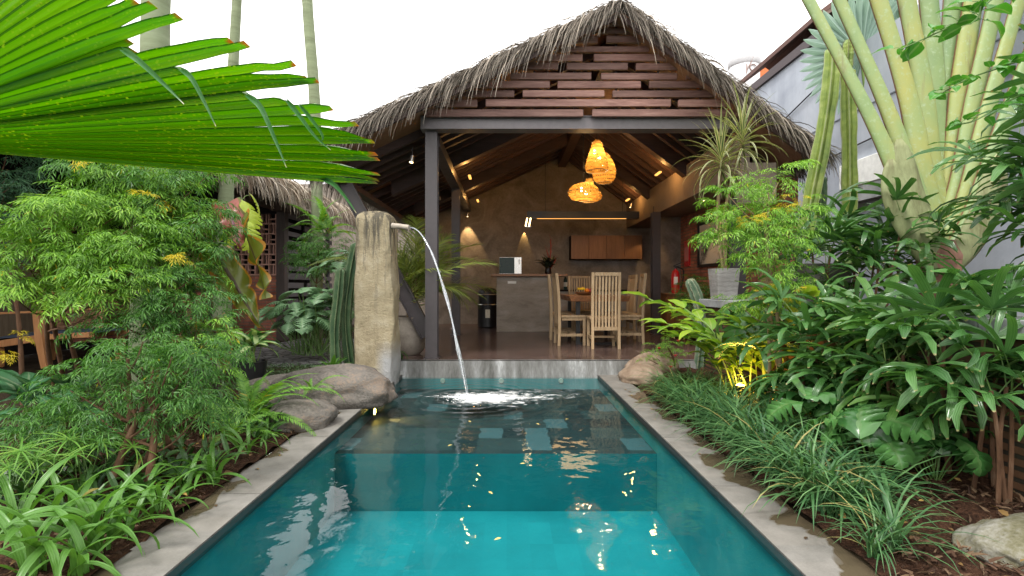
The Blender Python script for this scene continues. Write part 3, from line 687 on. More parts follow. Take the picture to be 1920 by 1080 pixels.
# steel frame
m = MB()
zb, zt = 3.0, 3.15
m.box((-1.06, 6.30, zb), (3.3, 6.315, zt)); m.box((-1.06, 6.28, zb-.006), (3.3, 6.47, zb+.006)); m.box((-1.06, 6.28, zt-.006), (3.3, 6.47, zt+.006)); 
m.build('front_beam', M['steel_lit'], pav, smooth=False, bevel=.002)
def ibeam(name, x, y, z0, z1, w=.15, mat='steel', par=None):
    m = MB(); m.box((x-w/2, y-w/2, z0), (x+w/2, y-w/2+.012, z1)); m.box((x-w/2, y+w/2-.012, z0), (x+w/2, y+w/2, z1)); m.box((x-.006, y-w/2+.012, z0), (x+.006, y+w/2-.012, z1))
    m.box((x-w/2-.02, y-w/2-.02, z0), (x+w/2+.02, y+w/2+.02, z0+.012))
    return m.build(name, M[mat], par if par is not None else pav, smooth=False)
ibeam('column', -.94, 6.45, FZ, 2.99); ibeam('column', -.94, 9.5, FZ, 2.98); ibeam('column', 2.82, 9.7, FZ, 2.46); ibeam('column', 2.93, 6.5, FZ, 2.2)
m = MB(); m.box((-1.02, 6.6, 2.86), (-.86, 12.28, 3.0)); m.build('side_beam', M['steel'], pav, smooth=False)
# raking strut that props the left eave
a, b = np.array([-2.12, 6.62, 2.45]), np.array([-1.02, 6.62, .42])
m = MB(); d = (b-a)/np.linalg.norm(b-a); nrm = np.array([d[2], 0, -d[0]])
m.beam(a, b, .012, .16, up=nrm); 
for s in (-1, 1): m.beam(a+nrm*s*.082, b+nrm*s*.082, .11, .012, up=nrm)
m.build('raking_strut', M['steel'], pav, smooth=False)
m = MB(); m.box((-2.2, 6.5, 2.38), (-2.06, 12.6, 2.46)); m.build('eave_beam', M['rafter'], pav, smooth=False)
# walls
wall = MB(); wz = lambda x: und(x)-.02
yw = 12.3
wall.add([(x, y, z) for y in (yw, yw+.2) for x, z in ((-2.2,-.02),(4.0,-.02),(3.5,wz(3.5)),(RX,wz(RX)),(-2.2,wz(-2.2)))], [(0,1,2,3,4),(9,8,7,6,5),(0,5,6,1),(4,3,8,9),(3,2,7,8)])
wall.build('back_wall', M['conc_wall'], pav, smooth=False)
m = MB(); m.box((2.95, 10.3, FZ), (3.5, 10.5, 2.459)); m.build('return_wall', M['conc_wall'], pav, smooth=False)
m = MB(); m.box((3.5, 6.5, FZ), (3.7, 12.29, 2.459)); m.build('brick_wall', M['brick_y'], pav, smooth=False)
m = MB(); m.box((2.875, 6.36, 2.46), (3.02, 12.29, 3.0)); m.build('concrete_beam', M['conc_beam'], pav, smooth=False)
m = MB(); m.box((3.02, 6.52, 2.46), (3.75, 12.28, 2.54)); m.build('soffit', M['conc_beam'], pav, smooth=False)
m = MB(); m.box((2.86, 6.2, 2.06), (3.27, 6.36, 2.56)); m.build('beam_end', M['conc_beam'], pav, smooth=False, bevel=.006)
# thatch fringes: hanging strands, each a thin bent strip
def fringe(p0, d_out, d_slope, L, W, n, drop=1.0):
    """strands from points p0 (N,3): start along d_out, then fall"""
    N = len(p0); k = 5
    V = np.zeros((N, k+1, 2, 3)); pos = p0.copy()
    sd = np.cross(d_out, [0,0,1.0]); sd /= np.linalg.norm(sd, axis=1)[:, None] + 1e-6
    tw = U(-1.2, 1.2, N)[:, None]; fw = np.cross(sd, d_out)
    sd = sd*np.cos(tw) + fw*np.sin(tw)
    g = U(.4, 1.0, N)[:, None]*drop
    for i in range(k+1):
        t = i/k
        ww = (W*(1-.75*t**2))[:, None]
        V[:, i, 0] = pos - sd*ww/2; V[:, i, 1] = pos + sd*ww/2
        d = d_out*(1-t) + np.array([0,0,-1.0])*g*t*1.6 + d_slope*.25
        d /= np.linalg.norm(d, axis=1)[:, None]
        pos = pos + d*(L/k)[:, None]
    b = (np.arange(N)*(2*(k+1)))[:, None]
    Q = np.concatenate([b + np.array([[2*i, 2*i+1, 2*i+3, 2*i+2]]) for i in range(k)])
    m = MB(); m.add(V.reshape(-1, 3), Q); return m
def rake(xa, xb, n, sgn, ymin=RY0):
    m = MB()
    x = np.sort(U(0, 1, n)); x = xa + (xb-xa)*x
    cl = np.array([.5+.5*mnoise.noise((q*3.1, sgn, 0)) for q in x])
    zt = np.where(x < RX, RZ-SL*(RX-x), RZ-SR*(x-RX)) - U(0, TH, n)*U(.0, 1, n)
    p = np.stack([x, ymin + U(-.05, .06, n), zt + .01], 1)
    sl = SL if sgn < 0 else SR
    ds = np.array([sgn, 0, -sl]); ds = ds/np.linalg.norm(ds)
    do = np.stack([sgn*U(.1,.9,n), -U(.15,.6,n), U(-.9,.0,n)], 1); do /= np.linalg.norm(do, axis=1)[:, None]
    L = U(.18, .54, n)*(.5+.9*cl); L = np.where(rng.random(n) < .15, L*1.35, L)
    return fringe(p, do, np.tile(ds, (n,1)), L, U(.006,.014,n), n, 1.3)
for xa, xb, sg in ((EL, RX+.05, -1), (RX-.05, ER, 1)):
    n = 1500; x = U(xa, xb, n); zt_ = np.array([top(q) for q in x]) - U(0,TH,n)
    do = np.stack([sg*U(.1,1,n), -U(.05,.5,n), U(-1.0,.1,n)], 1); do /= np.linalg.norm(do, axis=1)[:, None]
    fringe(np.stack([x, RY0+U(-.05,.06,n), zt_], 1), do, np.tile([sg*.8,0,-.4], (n,1)), U(.06,.26,n), U(.0025,.006,n), n, 1.1).build('thatch_fibres', M['strand'], roof, smooth=False)
f = rake(EL, RX+.05, 1150, -1); f.build('thatch_fringe', M['strand'], roof, smooth=False)
f = rake(RX-.05, ER, 1050, 1); f.build('thatch_fringe', M['strand'], roof, smooth=False)
# loose strands over the roof's top edge, lying down the slope
for sgn, xa, xb, sl in ((-1, EL, RX, SL), (1, RX, ER, SR)):
    n = 1500; x = U(xa, xb, n); z = RZ - sl*np.abs(x-RX)
    p = np.stack([x, U(RY0, RY0+1.2, n), z+.005], 1)
    do = np.stack([sgn*np.ones(n), U(-.5,.2,n), -sl+U(-.05,.3,n)], 1); do /= np.linalg.norm(do, axis=1)[:, None]
    fringe(p, do, np.tile([sgn*.7,0,-.7*sl], (n,1)), U(.15,.4,n), U(.008,.018,n), n, .35).build('thatch_strands', M['strand'], roof, smooth=False)
for sgn, xe, nm in ((-1, EL, 2200), (1, ER, 2600)):
    y = U(RY0-.05, 12.6, nm); p = np.stack([xe+sgn*U(-.12,.04,nm), y, np.full(nm, top(xe))-U(0,TH,nm)], 1)
    do = np.stack([sgn*U(.2,.9,nm), U(-.35,.35,nm), -U(.2,.7,nm)], 1); do /= np.linalg.norm(do, axis=1)[:, None]
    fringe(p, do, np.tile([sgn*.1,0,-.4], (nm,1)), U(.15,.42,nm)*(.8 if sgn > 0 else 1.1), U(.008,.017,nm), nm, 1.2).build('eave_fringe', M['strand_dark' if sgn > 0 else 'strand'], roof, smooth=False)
# warm strip lamps hidden in the roof
for x, y, z, w_ in ((-.62, 8.62, 2.90, 3.2), (2.55, 8.62, 2.96, 3.6), (-.62, 11.0, 2.90, 2.4), (2.6, 11.0, 2.92, 2.8)):
    m = MB(); m.box((x-.02, y-.13, z-.012), (x+.02, y+.13, z+.012)); o = m.build('led_strip', M['led'], pav, smooth=False)
    lamp('strip_light', 'POINT', (x, y, z+.06), w_, (1,.5,.14), .03)
# ------------------------------------------------------------------ lamps in the pavilion
def spotlamp(label, loc, aim, power, angle=70, cat='spotlight', r=.018, size=.02):
    t = thing('spotlight', label, cat, loc, 'small spotlights under the roof')
    d = np.array(aim, float) - np.array(loc, float); d /= np.linalg.norm(d); L = np.array(loc, float)
    m = MB(); m.tube([L-d*.09, L-d*.02, L], [r*.8, r, r], 14); m.build('housing', M['steelmet'], t)
    m = MB(); m.tube([L+d*.001, L+d*.004], [r*.85, r*.85], 14); m.build('lamp_face', M['spotface'], t)
    m = MB(); m.tube([L-d*.08, L-d*.08+np.array([0,0,.12])], .007, 6); m.build('stem', M['black'], t)
    lamp('spot_beam', 'SPOT', L+d*.012, power, (1,.64,.28), size, L+d, angle, .4)
    return t
spotlamp('small lit silver spotlight under the roof just left of the front steel post', (-1.23, 6.6, 2.66), (-1.6, 6.3, .2), 6, r=.028)
spotlamp('small lit spotlight under the roof behind the front steel post', (-1.2, 9.2, 2.62), (-1.2, 12.0, 1.2), 8)
spotlamp('tiny lit spotlight throwing a warm glow on the concrete wall beside the back left post', (-.93, 12.16, 2.72), (-.93, 12.25, 1.0), 26, 60)
spotlamp('tiny ceiling spotlight over the teak cabinet at the right of the pavilion', (3.2, 8.3, 2.45), (3.2, 8.31, 0), 7, 90)
spotlamp('tiny lit spotlight high on the wall at the right end of the kitchen', (3.35, 11.6, 2.3), (2.9, 11.9, 1.0), 4, 80)
spotlamp('tiny lit spotlight just below the concrete beam by the back right post', (2.86, 10.0, 2.42), (2.6, 10.2, 0), 4, 80)
spotlamp('tiny spotlight at the foot of the right roof slope above the kitchen', (2.75, 11.4, 2.82), (2.2, 11.6, 1.0), 3, 80)
# linear lamp with a twin tube box at its left end
t = thing('linear_lamp', 'long dark hanging beam lamp with two glowing tubes at its left end', 'lamp', (1.5, 10.6, 2.46))
m = MB(); m.box((.42, 10.5, 2.455), (2.72, 10.7, 2.6)); m.build('housing', M['black'], t, smooth=False)
m = MB(); m.box((.62, 10.485, 2.444), (2.45, 10.5, 2.453)); m.build('light_strip', M['led'], t, smooth=False)
m = MB(); m.box((.38, 10.42, 2.27), (.5, 10.44, 2.285)); m.build('tube_holder', M['steelmet'], t, smooth=False)
for dx in (0, .07):
    m = MB(); m.tube([(.385+dx, 10.42, 2.285), (.42+dx, 10.46, 2.455)], .012, 8); m.build('lit_tube', M['spotface'], t)
for x in (.8, 2.4):
    m = MB(); m.tube([(x, 10.6, 2.6), (x, 10.6, und(x)-.13)], .006, 6); m.build('hanger', M['black'], t)
lamp('wall_wash', 'SPOT', (.42, 12.26, 2.46), 9, (1,.62,.2), .008, (.42, 12.29, 1.3), 38, .06)
lamp('strip_glow', 'AREA', (1.5, 10.5, 2.42), 2.5, (1,.6,.25), .8, (1.5, 10.5, 0))
def pendant(label, x, y, prof, z0, power, flat):
    t = thing('pendant_lamp', label, 'pendant lamp', (x, y, z0), 'woven pendant lamps over the dining table')
    m = MB(); m.lathe([(r, z0+z) for r, z in prof], (x, y, 0), 40, cap=False); m.build('lamp_shade', M['cane'], t)
    for r, z in prof[::3]:
        m = MB(); a = np.linspace(0, 2*PI, 33); m.tube(np.stack([x+(r+.003)*np.cos(a), y+(r+.003)*np.sin(a), np.full(33, z0+z)], 1), .005, 6, cap=False); m.build('cane_hoop', M['chair'], t)
    zt = z0+prof[-1][1]
    m = MB(); m.tube([(x, y, zt-.06), (x, y, RZ-TH-.37)], .006, 6); m.build('cord', M['black'], t)
    for k in range(2):
        bx, bz = x+(-.035, .04)[k], z0+prof[-1][1]*(.62, .42)[k]
        m = MB(); m.lathe([(.001,-.03),(.017,-.02),(.024,0),(.018,.02),(.008,.04)], (bx, y, bz), 12); m.build('bulb', M['bulb'], t)
    lamp('pendant_glow', 'POINT', (x, y, z0+prof[-1][1]*.5), power*.5, (1,.68,.3), .035)
cone = [(.165,0),(.185,.06),(.172,.13),(.15,.2),(.125,.28),(.1,.36),(.075,.44),(.05,.48)]
drum = [(.12,0),(.17,.05),(.19,.12),(.195,.2),(.17,.3),(.13,.38),(.08,.46),(.045,.5)]
flat = [(.09,0),(.19,.03),(.235,.08),(.25,.14),(.23,.2),(.17,.25),(.08,.28),(.05,.285)]
neck = [(.1,0),(.2,.04),(.23,.1),(.2,.17),(.13,.23),(.085,.29),(.07,.36),(.055,.42)]
pendant('cone shaped woven pendant lamp, the highest and nearest of the glowing cluster', 1.41, 8.0, cone, 2.86, 11, 0)
pendant('drum shaped woven pendant lamp half hidden behind the glowing cone shaped one', 1.62, 8.5, drum, 2.78, 9, 0)
pendant('flattened round woven pendant lamp, the lowest of the glowing cluster', 1.24, 8.25, flat, 2.44, 11, 1)
pendant('necked woven pendant lamp whose neck rises behind the flattened round one', 1.45, 9.0, neck, 2.54, 8, 1)

# ------------------------------------------------------------------ dining furniture
def make_chair():
    t = thing('dining_chair', 'x', 'chair')
    for sx in (-1, 1):
        m = MB(); m.loft([[(sx*.19+dx, yc+dy, z) for dx, dy in ((-.02,-.022),(.02,-.022),(.02,.022),(-.02,.022))] for z, yc in ((0,-.2),(.25,-.19),(.46,-.19),(.8,-.205),(1.1,-.235))]); m.build('leg', M['chair'], t, smooth=False, bevel=.004)
        m = MB(); m.box((sx*.19-.02, .17, 0), (sx*.19+.02, .21, .42)); m.build('leg', M['chair'], t, smooth=False, bevel=.004)
        m = MB(); m.box((sx*.19-.012, -.168, .14), (sx*.19+.012, .17, .18)); m.build('stretcher', M['chair'], t, smooth=False)
    m = MB(); m.box((-.165, -.01, .145), (.165, .015, .175)); m.build('stretcher', M['chair'], t, smooth=False)
    m = MB(); m.box((-.22, -.165, .425), (.22, .225, .46)); m.box((-.2, -.15, .38), (.2, .2, .424)); m.build('seat', M['chair'], t, smooth=False, bevel=.005)
    m = MB()
    m.loft([[(sx, -.255+dy, z) for sx, dy, z in ((-.168,0,1.05),(.168,0,1.05),(.168,0,1.1),(-.168,0,1.1))], [(sx, -.213+dy, z) for sx, dy, z in ((-.168,0,1.05),(.168,0,1.05),(.168,0,1.1),(-.168,0,1.1))]])
    m.box((-.168, -.21, .27), (.168, -.17, .32))
    for i in range(7):
        x = -.141+i*.047
        m.loft([[(x+dx, yc+dy, z) for dx, dy in ((-.0125,-.01),(.0125,-.01),(.0125,.01),(-.0125,.01))] for z, yc in ((.32,-.19),(.46,-.19),(.8,-.205),(1.05,-.234))])
    m.build('backrest', M['chair'], t, smooth=False)
    return t
ch = make_chair()
spots = [(1.42, 7.53, 0, 'bleached slatted chair at the near end of the table, its back to the pool'),
         (.98, 7.98, -PI/2+.06, 'bleached slatted chair on the table\'s bar side, nearer the pool'),
         (.95, 8.75, -PI/2-.05, 'bleached slatted chair on the table\'s bar side, farther from the pool'),
         (1.38, 9.5, PI, 'bleached slatted chair at the far end of the table beside the bar'),
         (1.93, 8.12, PI/2-.1, 'bleached slatted chair on the table\'s cabinet side, nearer the pool'),
         (1.97, 8.9, PI/2+.05, 'bleached slatted chair on the table\'s cabinet side, farther from the pool')]
for i, (x, y, a, lb) in enumerate(spots):
    o = ch if i == 0 else copy_tree(ch)
    o.location = (x, y, FZ); o.rotation_euler = (0,0,a); tag(o, lb, 'chair', 'dining chairs round the table')
t = thing('dining_table', 'live edge slab dining table on black steel frame legs', 'table', (1.42, 8.5, FZ))
m = MB(); n = 24
ring = []
for sx in (-1, 1):
    for i in range(n):
        u = i/(n-1) if sx < 0 else 1-i/(n-1)
        y = 7.78+u*1.5; x = 1.42+sx*(.47+.04*mnoise.noise((u*4, sx*3, 2)))
        ring.append((x, y))
cx, cyy = 1.42, 8.5
lo = [(cx+(x-cx)*.93, cyy+(y-cyy)*.985, FZ+.67) for x, y in ring]; hi = [(x, y, FZ+.755) for x, y in ring]
m.loft([lo, hi]); m.build('tabletop', M['table'], t, smooth=False, bevel=.006)
for y in (7.98, 9.05):
    m = MB(); x0, x1 = 1.08, 1.78
    m.box((x0, y-.03, FZ+.03), (x0+.06, y+.03, FZ+.665)); m.box((x1-.06, y-.03, FZ+.03), (x1, y+.03, FZ+.665)); m.box((x0, y-.029, FZ), (x1, y+.031, FZ+.03)); m.build('leg', M['black'], t, smooth=False)
tz = FZ+.755
t = thing('fruit_bowl', 'shallow wooden bowl on the dining table holding fruit', 'bowl', (1.27, 8.35, tz))
m = MB(); m.lathe([(.06,.002),(.11,.012),(.15,.04),(.16,.055),(.152,.053),(.1,.02),(.02,.014)], (1.27,8.35,tz), 24); m.build('bowl_body', M['bartop'], t)
yel, org_, redf = plain('yellow_peel', (.75,.5,.03), .4), plain('orange_peel', (.75,.22,.02), .5), plain('apple_skin', (.3,.02,.03), .35)
m = MB()
for k in range(4):
    a = np.linspace(-.9, .9, 8); m.tube(np.stack([1.2+.03*k-.045+.0*a, 8.27+.09*np.sin(a)+.0*a, tz+.06+.05*np.cos(a)*1.0], 1), [.006,.015,.019,.02,.02,.019,.014,.006], 8)
tag(m.build('banana_bunch', yel, org=(1.19,8.3,tz+.05)), 'bunch of yellow bananas in the bowl on the dining table', 'bananas')
m = MB(); m.lathe([(.001,-.04),(.026,-.032),(.04,0),(.026,.032),(.001,.038)], (1.3,8.3,tz+.075), 14); tag(m.build('tangerine', org_, org=(1.3,8.3,tz+.05)), 'orange tangerine beside the bananas in the bowl', 'fruit')
m = MB(); m.lathe([(.001,-.04),(.028,-.034),(.043,0),(.03,.034),(.001,.03)], (1.36,8.36,tz+.075), 14); tag(m.build('apple', redf, org=(1.36,8.36,tz+.05)), 'dark red apple at the right side of the fruit bowl', 'fruit')
# ------------------------------------------------------------------ bar and kitchen
t = thing('bar_counter', 'board marked concrete bar with a thin wooden top', 'bar counter', (.4, 10.5, FZ))
m = MB(); m.box((-.2, 10.16, FZ), (.98, 10.8, FZ+1.1)); m.build('counter_body', M['conc_board'], t, smooth=False, bevel=.004)
m = MB(); m.box((-.31, 10.06, FZ+1.1), (1.2, 10.86, FZ+1.145)); m.build('counter_top', M['bartop'], t, smooth=False, bevel=.003)
m = MB(); m.box((.02, 10.152, FZ+.955), (.19, 10.159, FZ+1.005)); m.build('white_plate', M['white'], t, smooth=False)
t = thing('kitchen_counter', 'low concrete kitchen counter running right from the bar to the back post', 'kitchen counter', (1.9, 10.5, FZ))
m = MB(); m.box((.985, 10.2, FZ), (2.74, 10.85, FZ+.8)); m.build('counter_body', M['conc_board'], t, smooth=False)
m = MB(); m.box((.985, 10.17, FZ+.8), (2.74, 10.87, FZ+.835)); m.build('counter_top', M['dark'], t, smooth=False)
t = thing('wall_cabinet', 'row of dark teak cupboards hung on the concrete back wall', 'wall cabinet', (2.3, 12.1, 1.69))
m = MB(); m.box((1.5, 11.96, 1.7), (3.16, 12.29, 2.25)); m.build('carcass', M['dark'], t, smooth=False)
for i in range(4):
    m = MB(); m.box((1.5+i*.415+.003, 11.935, 1.7), (1.5+(i+1)*.415-.003, 11.957, 2.25)); m.build('door', M['cabdark'], t, smooth=False, bevel=.003)
t = thing('microwave_oven', 'steel countertop oven with a dark glass door at the left end of the bar', 'oven', (.05, 10.5, FZ+1.145))
m = MB(); z = FZ+1.15; m.box((-.15, 10.3, z), (.3, 10.65, z+.34)); m.build('oven_body', M['steelmet'], t, smooth=False, bevel=.006)
m = MB(); m.box((-.145, 10.285, z+.01), (.155, 10.299, z+.33)); m.build('oven_door', M['glassdark'], t, smooth=False)
m = MB(); m.box((.165, 10.288, z+.01), (.295, 10.299, z+.33)); m.build('control_panel', M['steelmet'], t, smooth=False)
for k in range(3):
    m = MB(); m.box((.235, 10.282, z+.2+k*.035), (.27, 10.287, z+.22+k*.035)); m.build('button', M['white'], t, smooth=False)
t = thing('kitchen_bin', 'black cylindrical drum bin standing left of the concrete bar', 'bin', (-.42, 11.3, FZ))
m = MB(); m.lathe([(.2,0),(.22,.02),(.22,.45),(.225,.47),(.225,.5)], (-.42,11.3,FZ), 28); m.build('drum', M['black'], t)
m = MB(); m.lathe([(.2,.5),(.205,.52),(.205,.72)], (-.42,11.3,FZ), 28); m.build('upper_drum', M['black'], t)
for zz in (.5, .72):
    m = MB(); m.lathe([(.222,zz-.008),(.23,zz),(.222,zz+.012)], (-.42,11.3,FZ), 28, cap=False); m.build('rim', M['steelmet'], t)
m = MB(); m.lathe([(.21,.735),(.2,.8),(.15,.85),(.001,.87)], (-.42,11.3,FZ), 28); m.build('lid', M['black'], t)
m = MB(); m.box((-.46, 11.06, FZ+.22), (-.36, 11.077, FZ+.4)); m.build('sticker', M['paper'], t, smooth=False)
t = thing('wine_bottle', 'dark wine bottle standing on the kitchen counter behind the chairs', 'bottle', (1.2, 10.45, FZ+.835))
m = MB(); m.lathe([(.034,0),(.038,.01),(.038,.18),(.03,.22),(.014,.26),(.013,.32)], (1.2,10.45,FZ+.835), 16); m.build('bottle_glass', M['glassdark'], t)
m = MB(); m.lathe([(.0385,.06),(.0385,.15)], (1.2,10.45,FZ+.835), 16, cap=False); m.build('bottle_label', M['paper'], t)
t = thing('gold_cup', 'small gold goblet on the kitchen counter beside the back right post', 'goblet', (2.62, 10.4, FZ+.835))
gold = plain('gold_metal', (.6,.4,.12), .3, .5, .8)
m = MB(); m.lathe([(.045,0),(.045,.01),(.012,.03),(.012,.1),(.04,.14),(.05,.2),(.048,.26)], (2.62,10.4,FZ+.835), 18, cap=False); m.build('goblet_body', gold, t)
# heliconia arrangement on the bar
t = thing('flower_vase', 'dark vase on the bar with black foliage and tall red heliconia stems', 'flower arrangement', (.85, 10.5, FZ+1.145))
m = MB(); m.lathe([(.05,0),(.07,.03),(.06,.12),(.045,.16)], (.85,10.5,FZ+1.145), 18, cap=False); m.build('vase', M['black'], t)
dk = leafmat('dark_vase_foliage', [(.012,.018,.012), (.03,.045,.02)], .4, .1); rd = plain('red_bract', (.35,.03,.02), .5)
lf = leaf(.26, .07, 5, ovate, .5, 1.0); n = 46; m = MB()
m.inst(lf, rot(U(0,2*PI,n), U(-.2,1.0,n), U(-.4,.4,n)), np.array([.85,10.5,FZ+1.28])+np.stack([U(-.06,.06,n),U(-.06,.06,n),U(0,.1,n)],1), U(.7,1.1,n)); m.build('foliage', dk, t)
m = MB()
for a_, b_ in (((.86,10.5,1.4),(.9,10.45,2.02)), ((.87,10.52,1.4),(.82,10.5,1.8)), ((.88,10.48,1.4),(1.0,10.4,1.6))):
    pts = spline([a_, tuple((np.array(a_)+np.array(b_))/2+np.array([.02,0,.02])), b_], 10); m.tube(pts, .008, 6)
    for i in range(3, 10): m.inst(leaf(.12,.04,3,lanc,.6,.3), rot((i%2)*PI, .7, 0), pts[i:i+1])
m.build('red_bracts', rd, t)
# right side: cabinet, extinguisher, sign board, picture
t = thing('side_cabinet', 'low teak cabinet on legs against the brick wall', 'cabinet', (3.2, 9.3, FZ))
m = MB(); m.box((2.98, 8.6, FZ+.14), (3.46, 9.95, FZ+.74)); m.build('carcass', M['cab'], t, smooth=False, bevel=.004)
m = MB(); m.box((2.95, 8.57, FZ+.74), (3.49, 9.98, FZ+.775)); m.build('cabinet_top', M['cabdark'], t, smooth=False, bevel=.004)
for i in range(3):
    m = MB(); m.box((2.962, 8.62+i*.445, FZ+.16), (2.979, 9.05+i*.445, FZ+.73)); m.build('door', M['cab'], t, smooth=False)
for x in (3.02, 3.4):
    for y in (8.7, 9.85):
        m = MB(); m.loft([[(x+r*math.cos(a), y+r*math.sin(a), z) for a in np.linspace(0,2*PI,10,endpoint=False)] for z, r in ((FZ,.018),(FZ+.14,.03))]); m.build('leg', M['cab'], t)
z = FZ+.775
t = thing('fire_extinguisher', 'red fire extinguisher standing on the teak cabinet', 'extinguisher', (3.1, 9.4, z))
m = MB(); m.lathe([(.06,0),(.072,.01),(.075,.04),(.075,.34),(.06,.4),(.025,.43),(.022,.45)], (3.1,9.4,z), 24); m.build('cylinder_body', M['red'], t)
m = MB(); m.tube([(3.1,9.4,z+.45),(3.1,9.4,z+.5)], .02, 10); m.beam((3.06,9.4,z+.5),(3.2,9.38,z+.56), .02,.014); m.beam((3.06,9.4,z+.49),(3.19,9.38,z+.5), .02,.014); m.build('valve_handle', M['black'], t)
m = MB(); m.tube(spline([(3.12,9.38,z+.48),(3.22,9.33,z+.42),(3.2,9.32,z+.2),(3.17,9.32,z+.1)], 12), .013, 8); m.build('hose', M['black'], t)
m = MB(); m.add([(3.1+.0765*math.cos(a), 9.4+.0765*math.sin(a), z+zz) for zz in (.16,.3) for a in np.linspace(-2.3,-1.3,6)], [(i,i+1,i+7,i+6) for i in range(5)]); m.build('label_plate', M['white'], t)
t = thing('notice_board', 'small red notice board on the brick wall above the extinguisher', 'notice', (3.48, 10.0, 1.7))
m = MB(); m.box((3.475, 9.75, 1.45), (3.498, 10.02, 1.95)); m.build('board', M['red'], t, smooth=False)
m = MB(); m.box((3.469, 9.79, 1.55), (3.474, 9.98, 1.82)); m.build('printed_panel', plain('faded_red_print', (.5,.2,.2), .6), t, smooth=False)
t = thing('wall_picture', 'framed pale picture on the brick wall behind the grey stone pot', 'picture', (3.49, 8.6, 1.9))
m = MB(); y0, y1, z0, z1 = 8.0, 9.3, 1.4, 2.2
m.box((3.46,y0,z0),(3.499,y0+.05,z1)); m.box((3.46,y1-.05,z0),(3.499,y1,z1)); m.box((3.46,y0+.05,z0),(3.499,y1-.05,z0+.05)); m.box((3.46,y0+.05,z1-.05),(3.499,y1-.05,z1)); m.build('picture_frame', M['black'], t, smooth=False)
m = MB(); m.box((3.485,y0+.05,z0+.05),(3.498,y1-.05,z1-.05)); m.build('print', rough_mat('pale_abstract_print', [(.4,(.08,.07,.06)),(.5,(.5,.46,.4)),(.8,(.6,.56,.5))], 2.5), t, smooth=False)
# ------------------------------------------------------------------ stone fountain pillar
px_, py_ = -1.475, 5.82
t = thing('stone_pillar', 'tall weathered sandstone pillar with a stone spout pouring into the pool', 'fountain', (px_, py_, 0))
rings = []
N = 44
for k in range(56):
    u = k/55; z = 1.97*min(1, u/.93)
    e = 1.0 if u < .9 else math.sqrt(max(.0, 1-((u-.9)/.1)**2.6))*.999+.001
    if u > .93: z = 1.97 - .0
    z = 2.0*u if u < .9 else 1.8 + .17*((u-.9)/.1)**.8
    w = (.212 + .008*math.sin(u*5+1) + .008*(1-u)); d = .18
    rg = []
    for j in range(N):
        a = 2*PI*j/N; cx = abs(math.cos(a))**.3*np.sign(math.cos(a)); sx = abs(math.sin(a))**.3*np.sign(math.sin(a))
        q = Vector((cx*2, sx*2, z*2.2)); nz = .022*mnoise.noise(q) + .008*mnoise.noise(q*4)
        rg.append((px_+cx*(w*e+nz*e)+.012*math.sin(u*4), py_+sx*(d*e+nz*e), z-.05))
    rings.append(rg)
MB().loft(rings).build('pillar_shaft', M['pillar'], t, sharp=80)
pts = spline([(-1.27,5.7,1.735),(-1.17,5.66,1.725),(-1.07,5.62,1.705)], 10); 
m = MB(); m.tube(pts, [.034,.031,.03,.029,.028,.027,.027,.028,.029,.028], 14); m.build('spout', plain('pale_stone_spout', (.42,.37,.31), .8, .2, 0, .2, 25), t)
Wz = -.035
s0, s1 = np.array([-1.06,5.62,1.705]), np.array([-.385,5.03,Wz])
u = np.linspace(0,1,40)[:,None]
tt = u  # horizontal speed constant, fall quadratic
pts = s0 + (s1-s0)*np.array([1,1,0])*tt + np.array([0,0,1])*((s1-s0)[2]*tt**2*.97 + (s1-s0)[2]*.03*tt)
rr = (.0072+.0015*np.sin(np.arange(40)*1.9)+.003*np.linspace(0,1,40))
m = MB(); m.tube(pts, rr, 10)
for sx_, sy_ in ((.013,.004),(-.010,-.006)):
    u2 = np.linspace(0,1,40); wv_ = np.sin(u2*23+sx_*900)*.006*u2; m.tube(pts+np.stack([sx_*u2**.7+wv_, sy_*u2, 0*u2],1), .0042*(1+.5*np.sin(u2*31)), 6)
for k in range(150):
    q = pts[rnd.randrange(10, 40)] + np.array([rnd.gauss(0,.012), rnd.gauss(0,.012), rnd.gauss(0,.02)]); r = rnd.uniform(.002,.005)
    m.lathe([(.0001,-r),(r,0),(.0001,r)], q, 6)
tag(m.build('water_jet', M['stream'], org=tuple(s1)), 'thin arc of water falling from the pillar\'s spout into the pool', 'water jet')
m = MB()
nr, na = 26, 60
V = []; A = []
for i in range(nr+1):
    for j in range(na):
        a = 2*PI*j/na; f = i/nr
        R_ = .72*(1+.45*math.cos(a-.3)+.14*math.sin(3*a)+.1*math.sin(7*a+1)); 
        x, y = -.385+R_*f*math.cos(a)*1.0+.06, 5.0+R_*f*math.sin(a)*.55
        zz = Wz+.004+.02*max(0,1-f*5)+.004*(mnoise.noise((x*22,y*22,0))+1)*(1-f)
        V.append((x,y,zz)); A.append((0, (1-f)**1.3))
Q = [(i*na+j, i*na+(j+1)%na, (i+1)*na+(j+1)%na, (i+1)*na+j) for i in range(nr) for j in range(na)]
m.add(V, np.array(Q), A=A)
for k in range(260):
    rr_ = abs(rnd.gauss(0,.11)); a = rnd.uniform(0,2*PI); r = rnd.uniform(.002,.008); m.lathe([(.0001,0),(r,r*.2),(r*.7,r*.8),(.0001,r)], (-.385+rr_*math.cos(a)*1.4, 5.0+rr_*math.sin(a)*.8, Wz+.006+max(0,.03-rr_*.2)*rnd.random()*1.6), 6)
    m.A[-1][:,1] = 1.0
tag(m.build('foam', M['foam'], org=(-.385,5.0,Wz)), 'white froth where the water jet lands on the pool', 'foam')
rock('boulder', 'big smooth grey boulder overhanging the pool at the foot of the stone pillar', (-1.58, 4.75, .09), (.56,.40,.25), M['rock'], 2, .2, .4, rotz=.12)
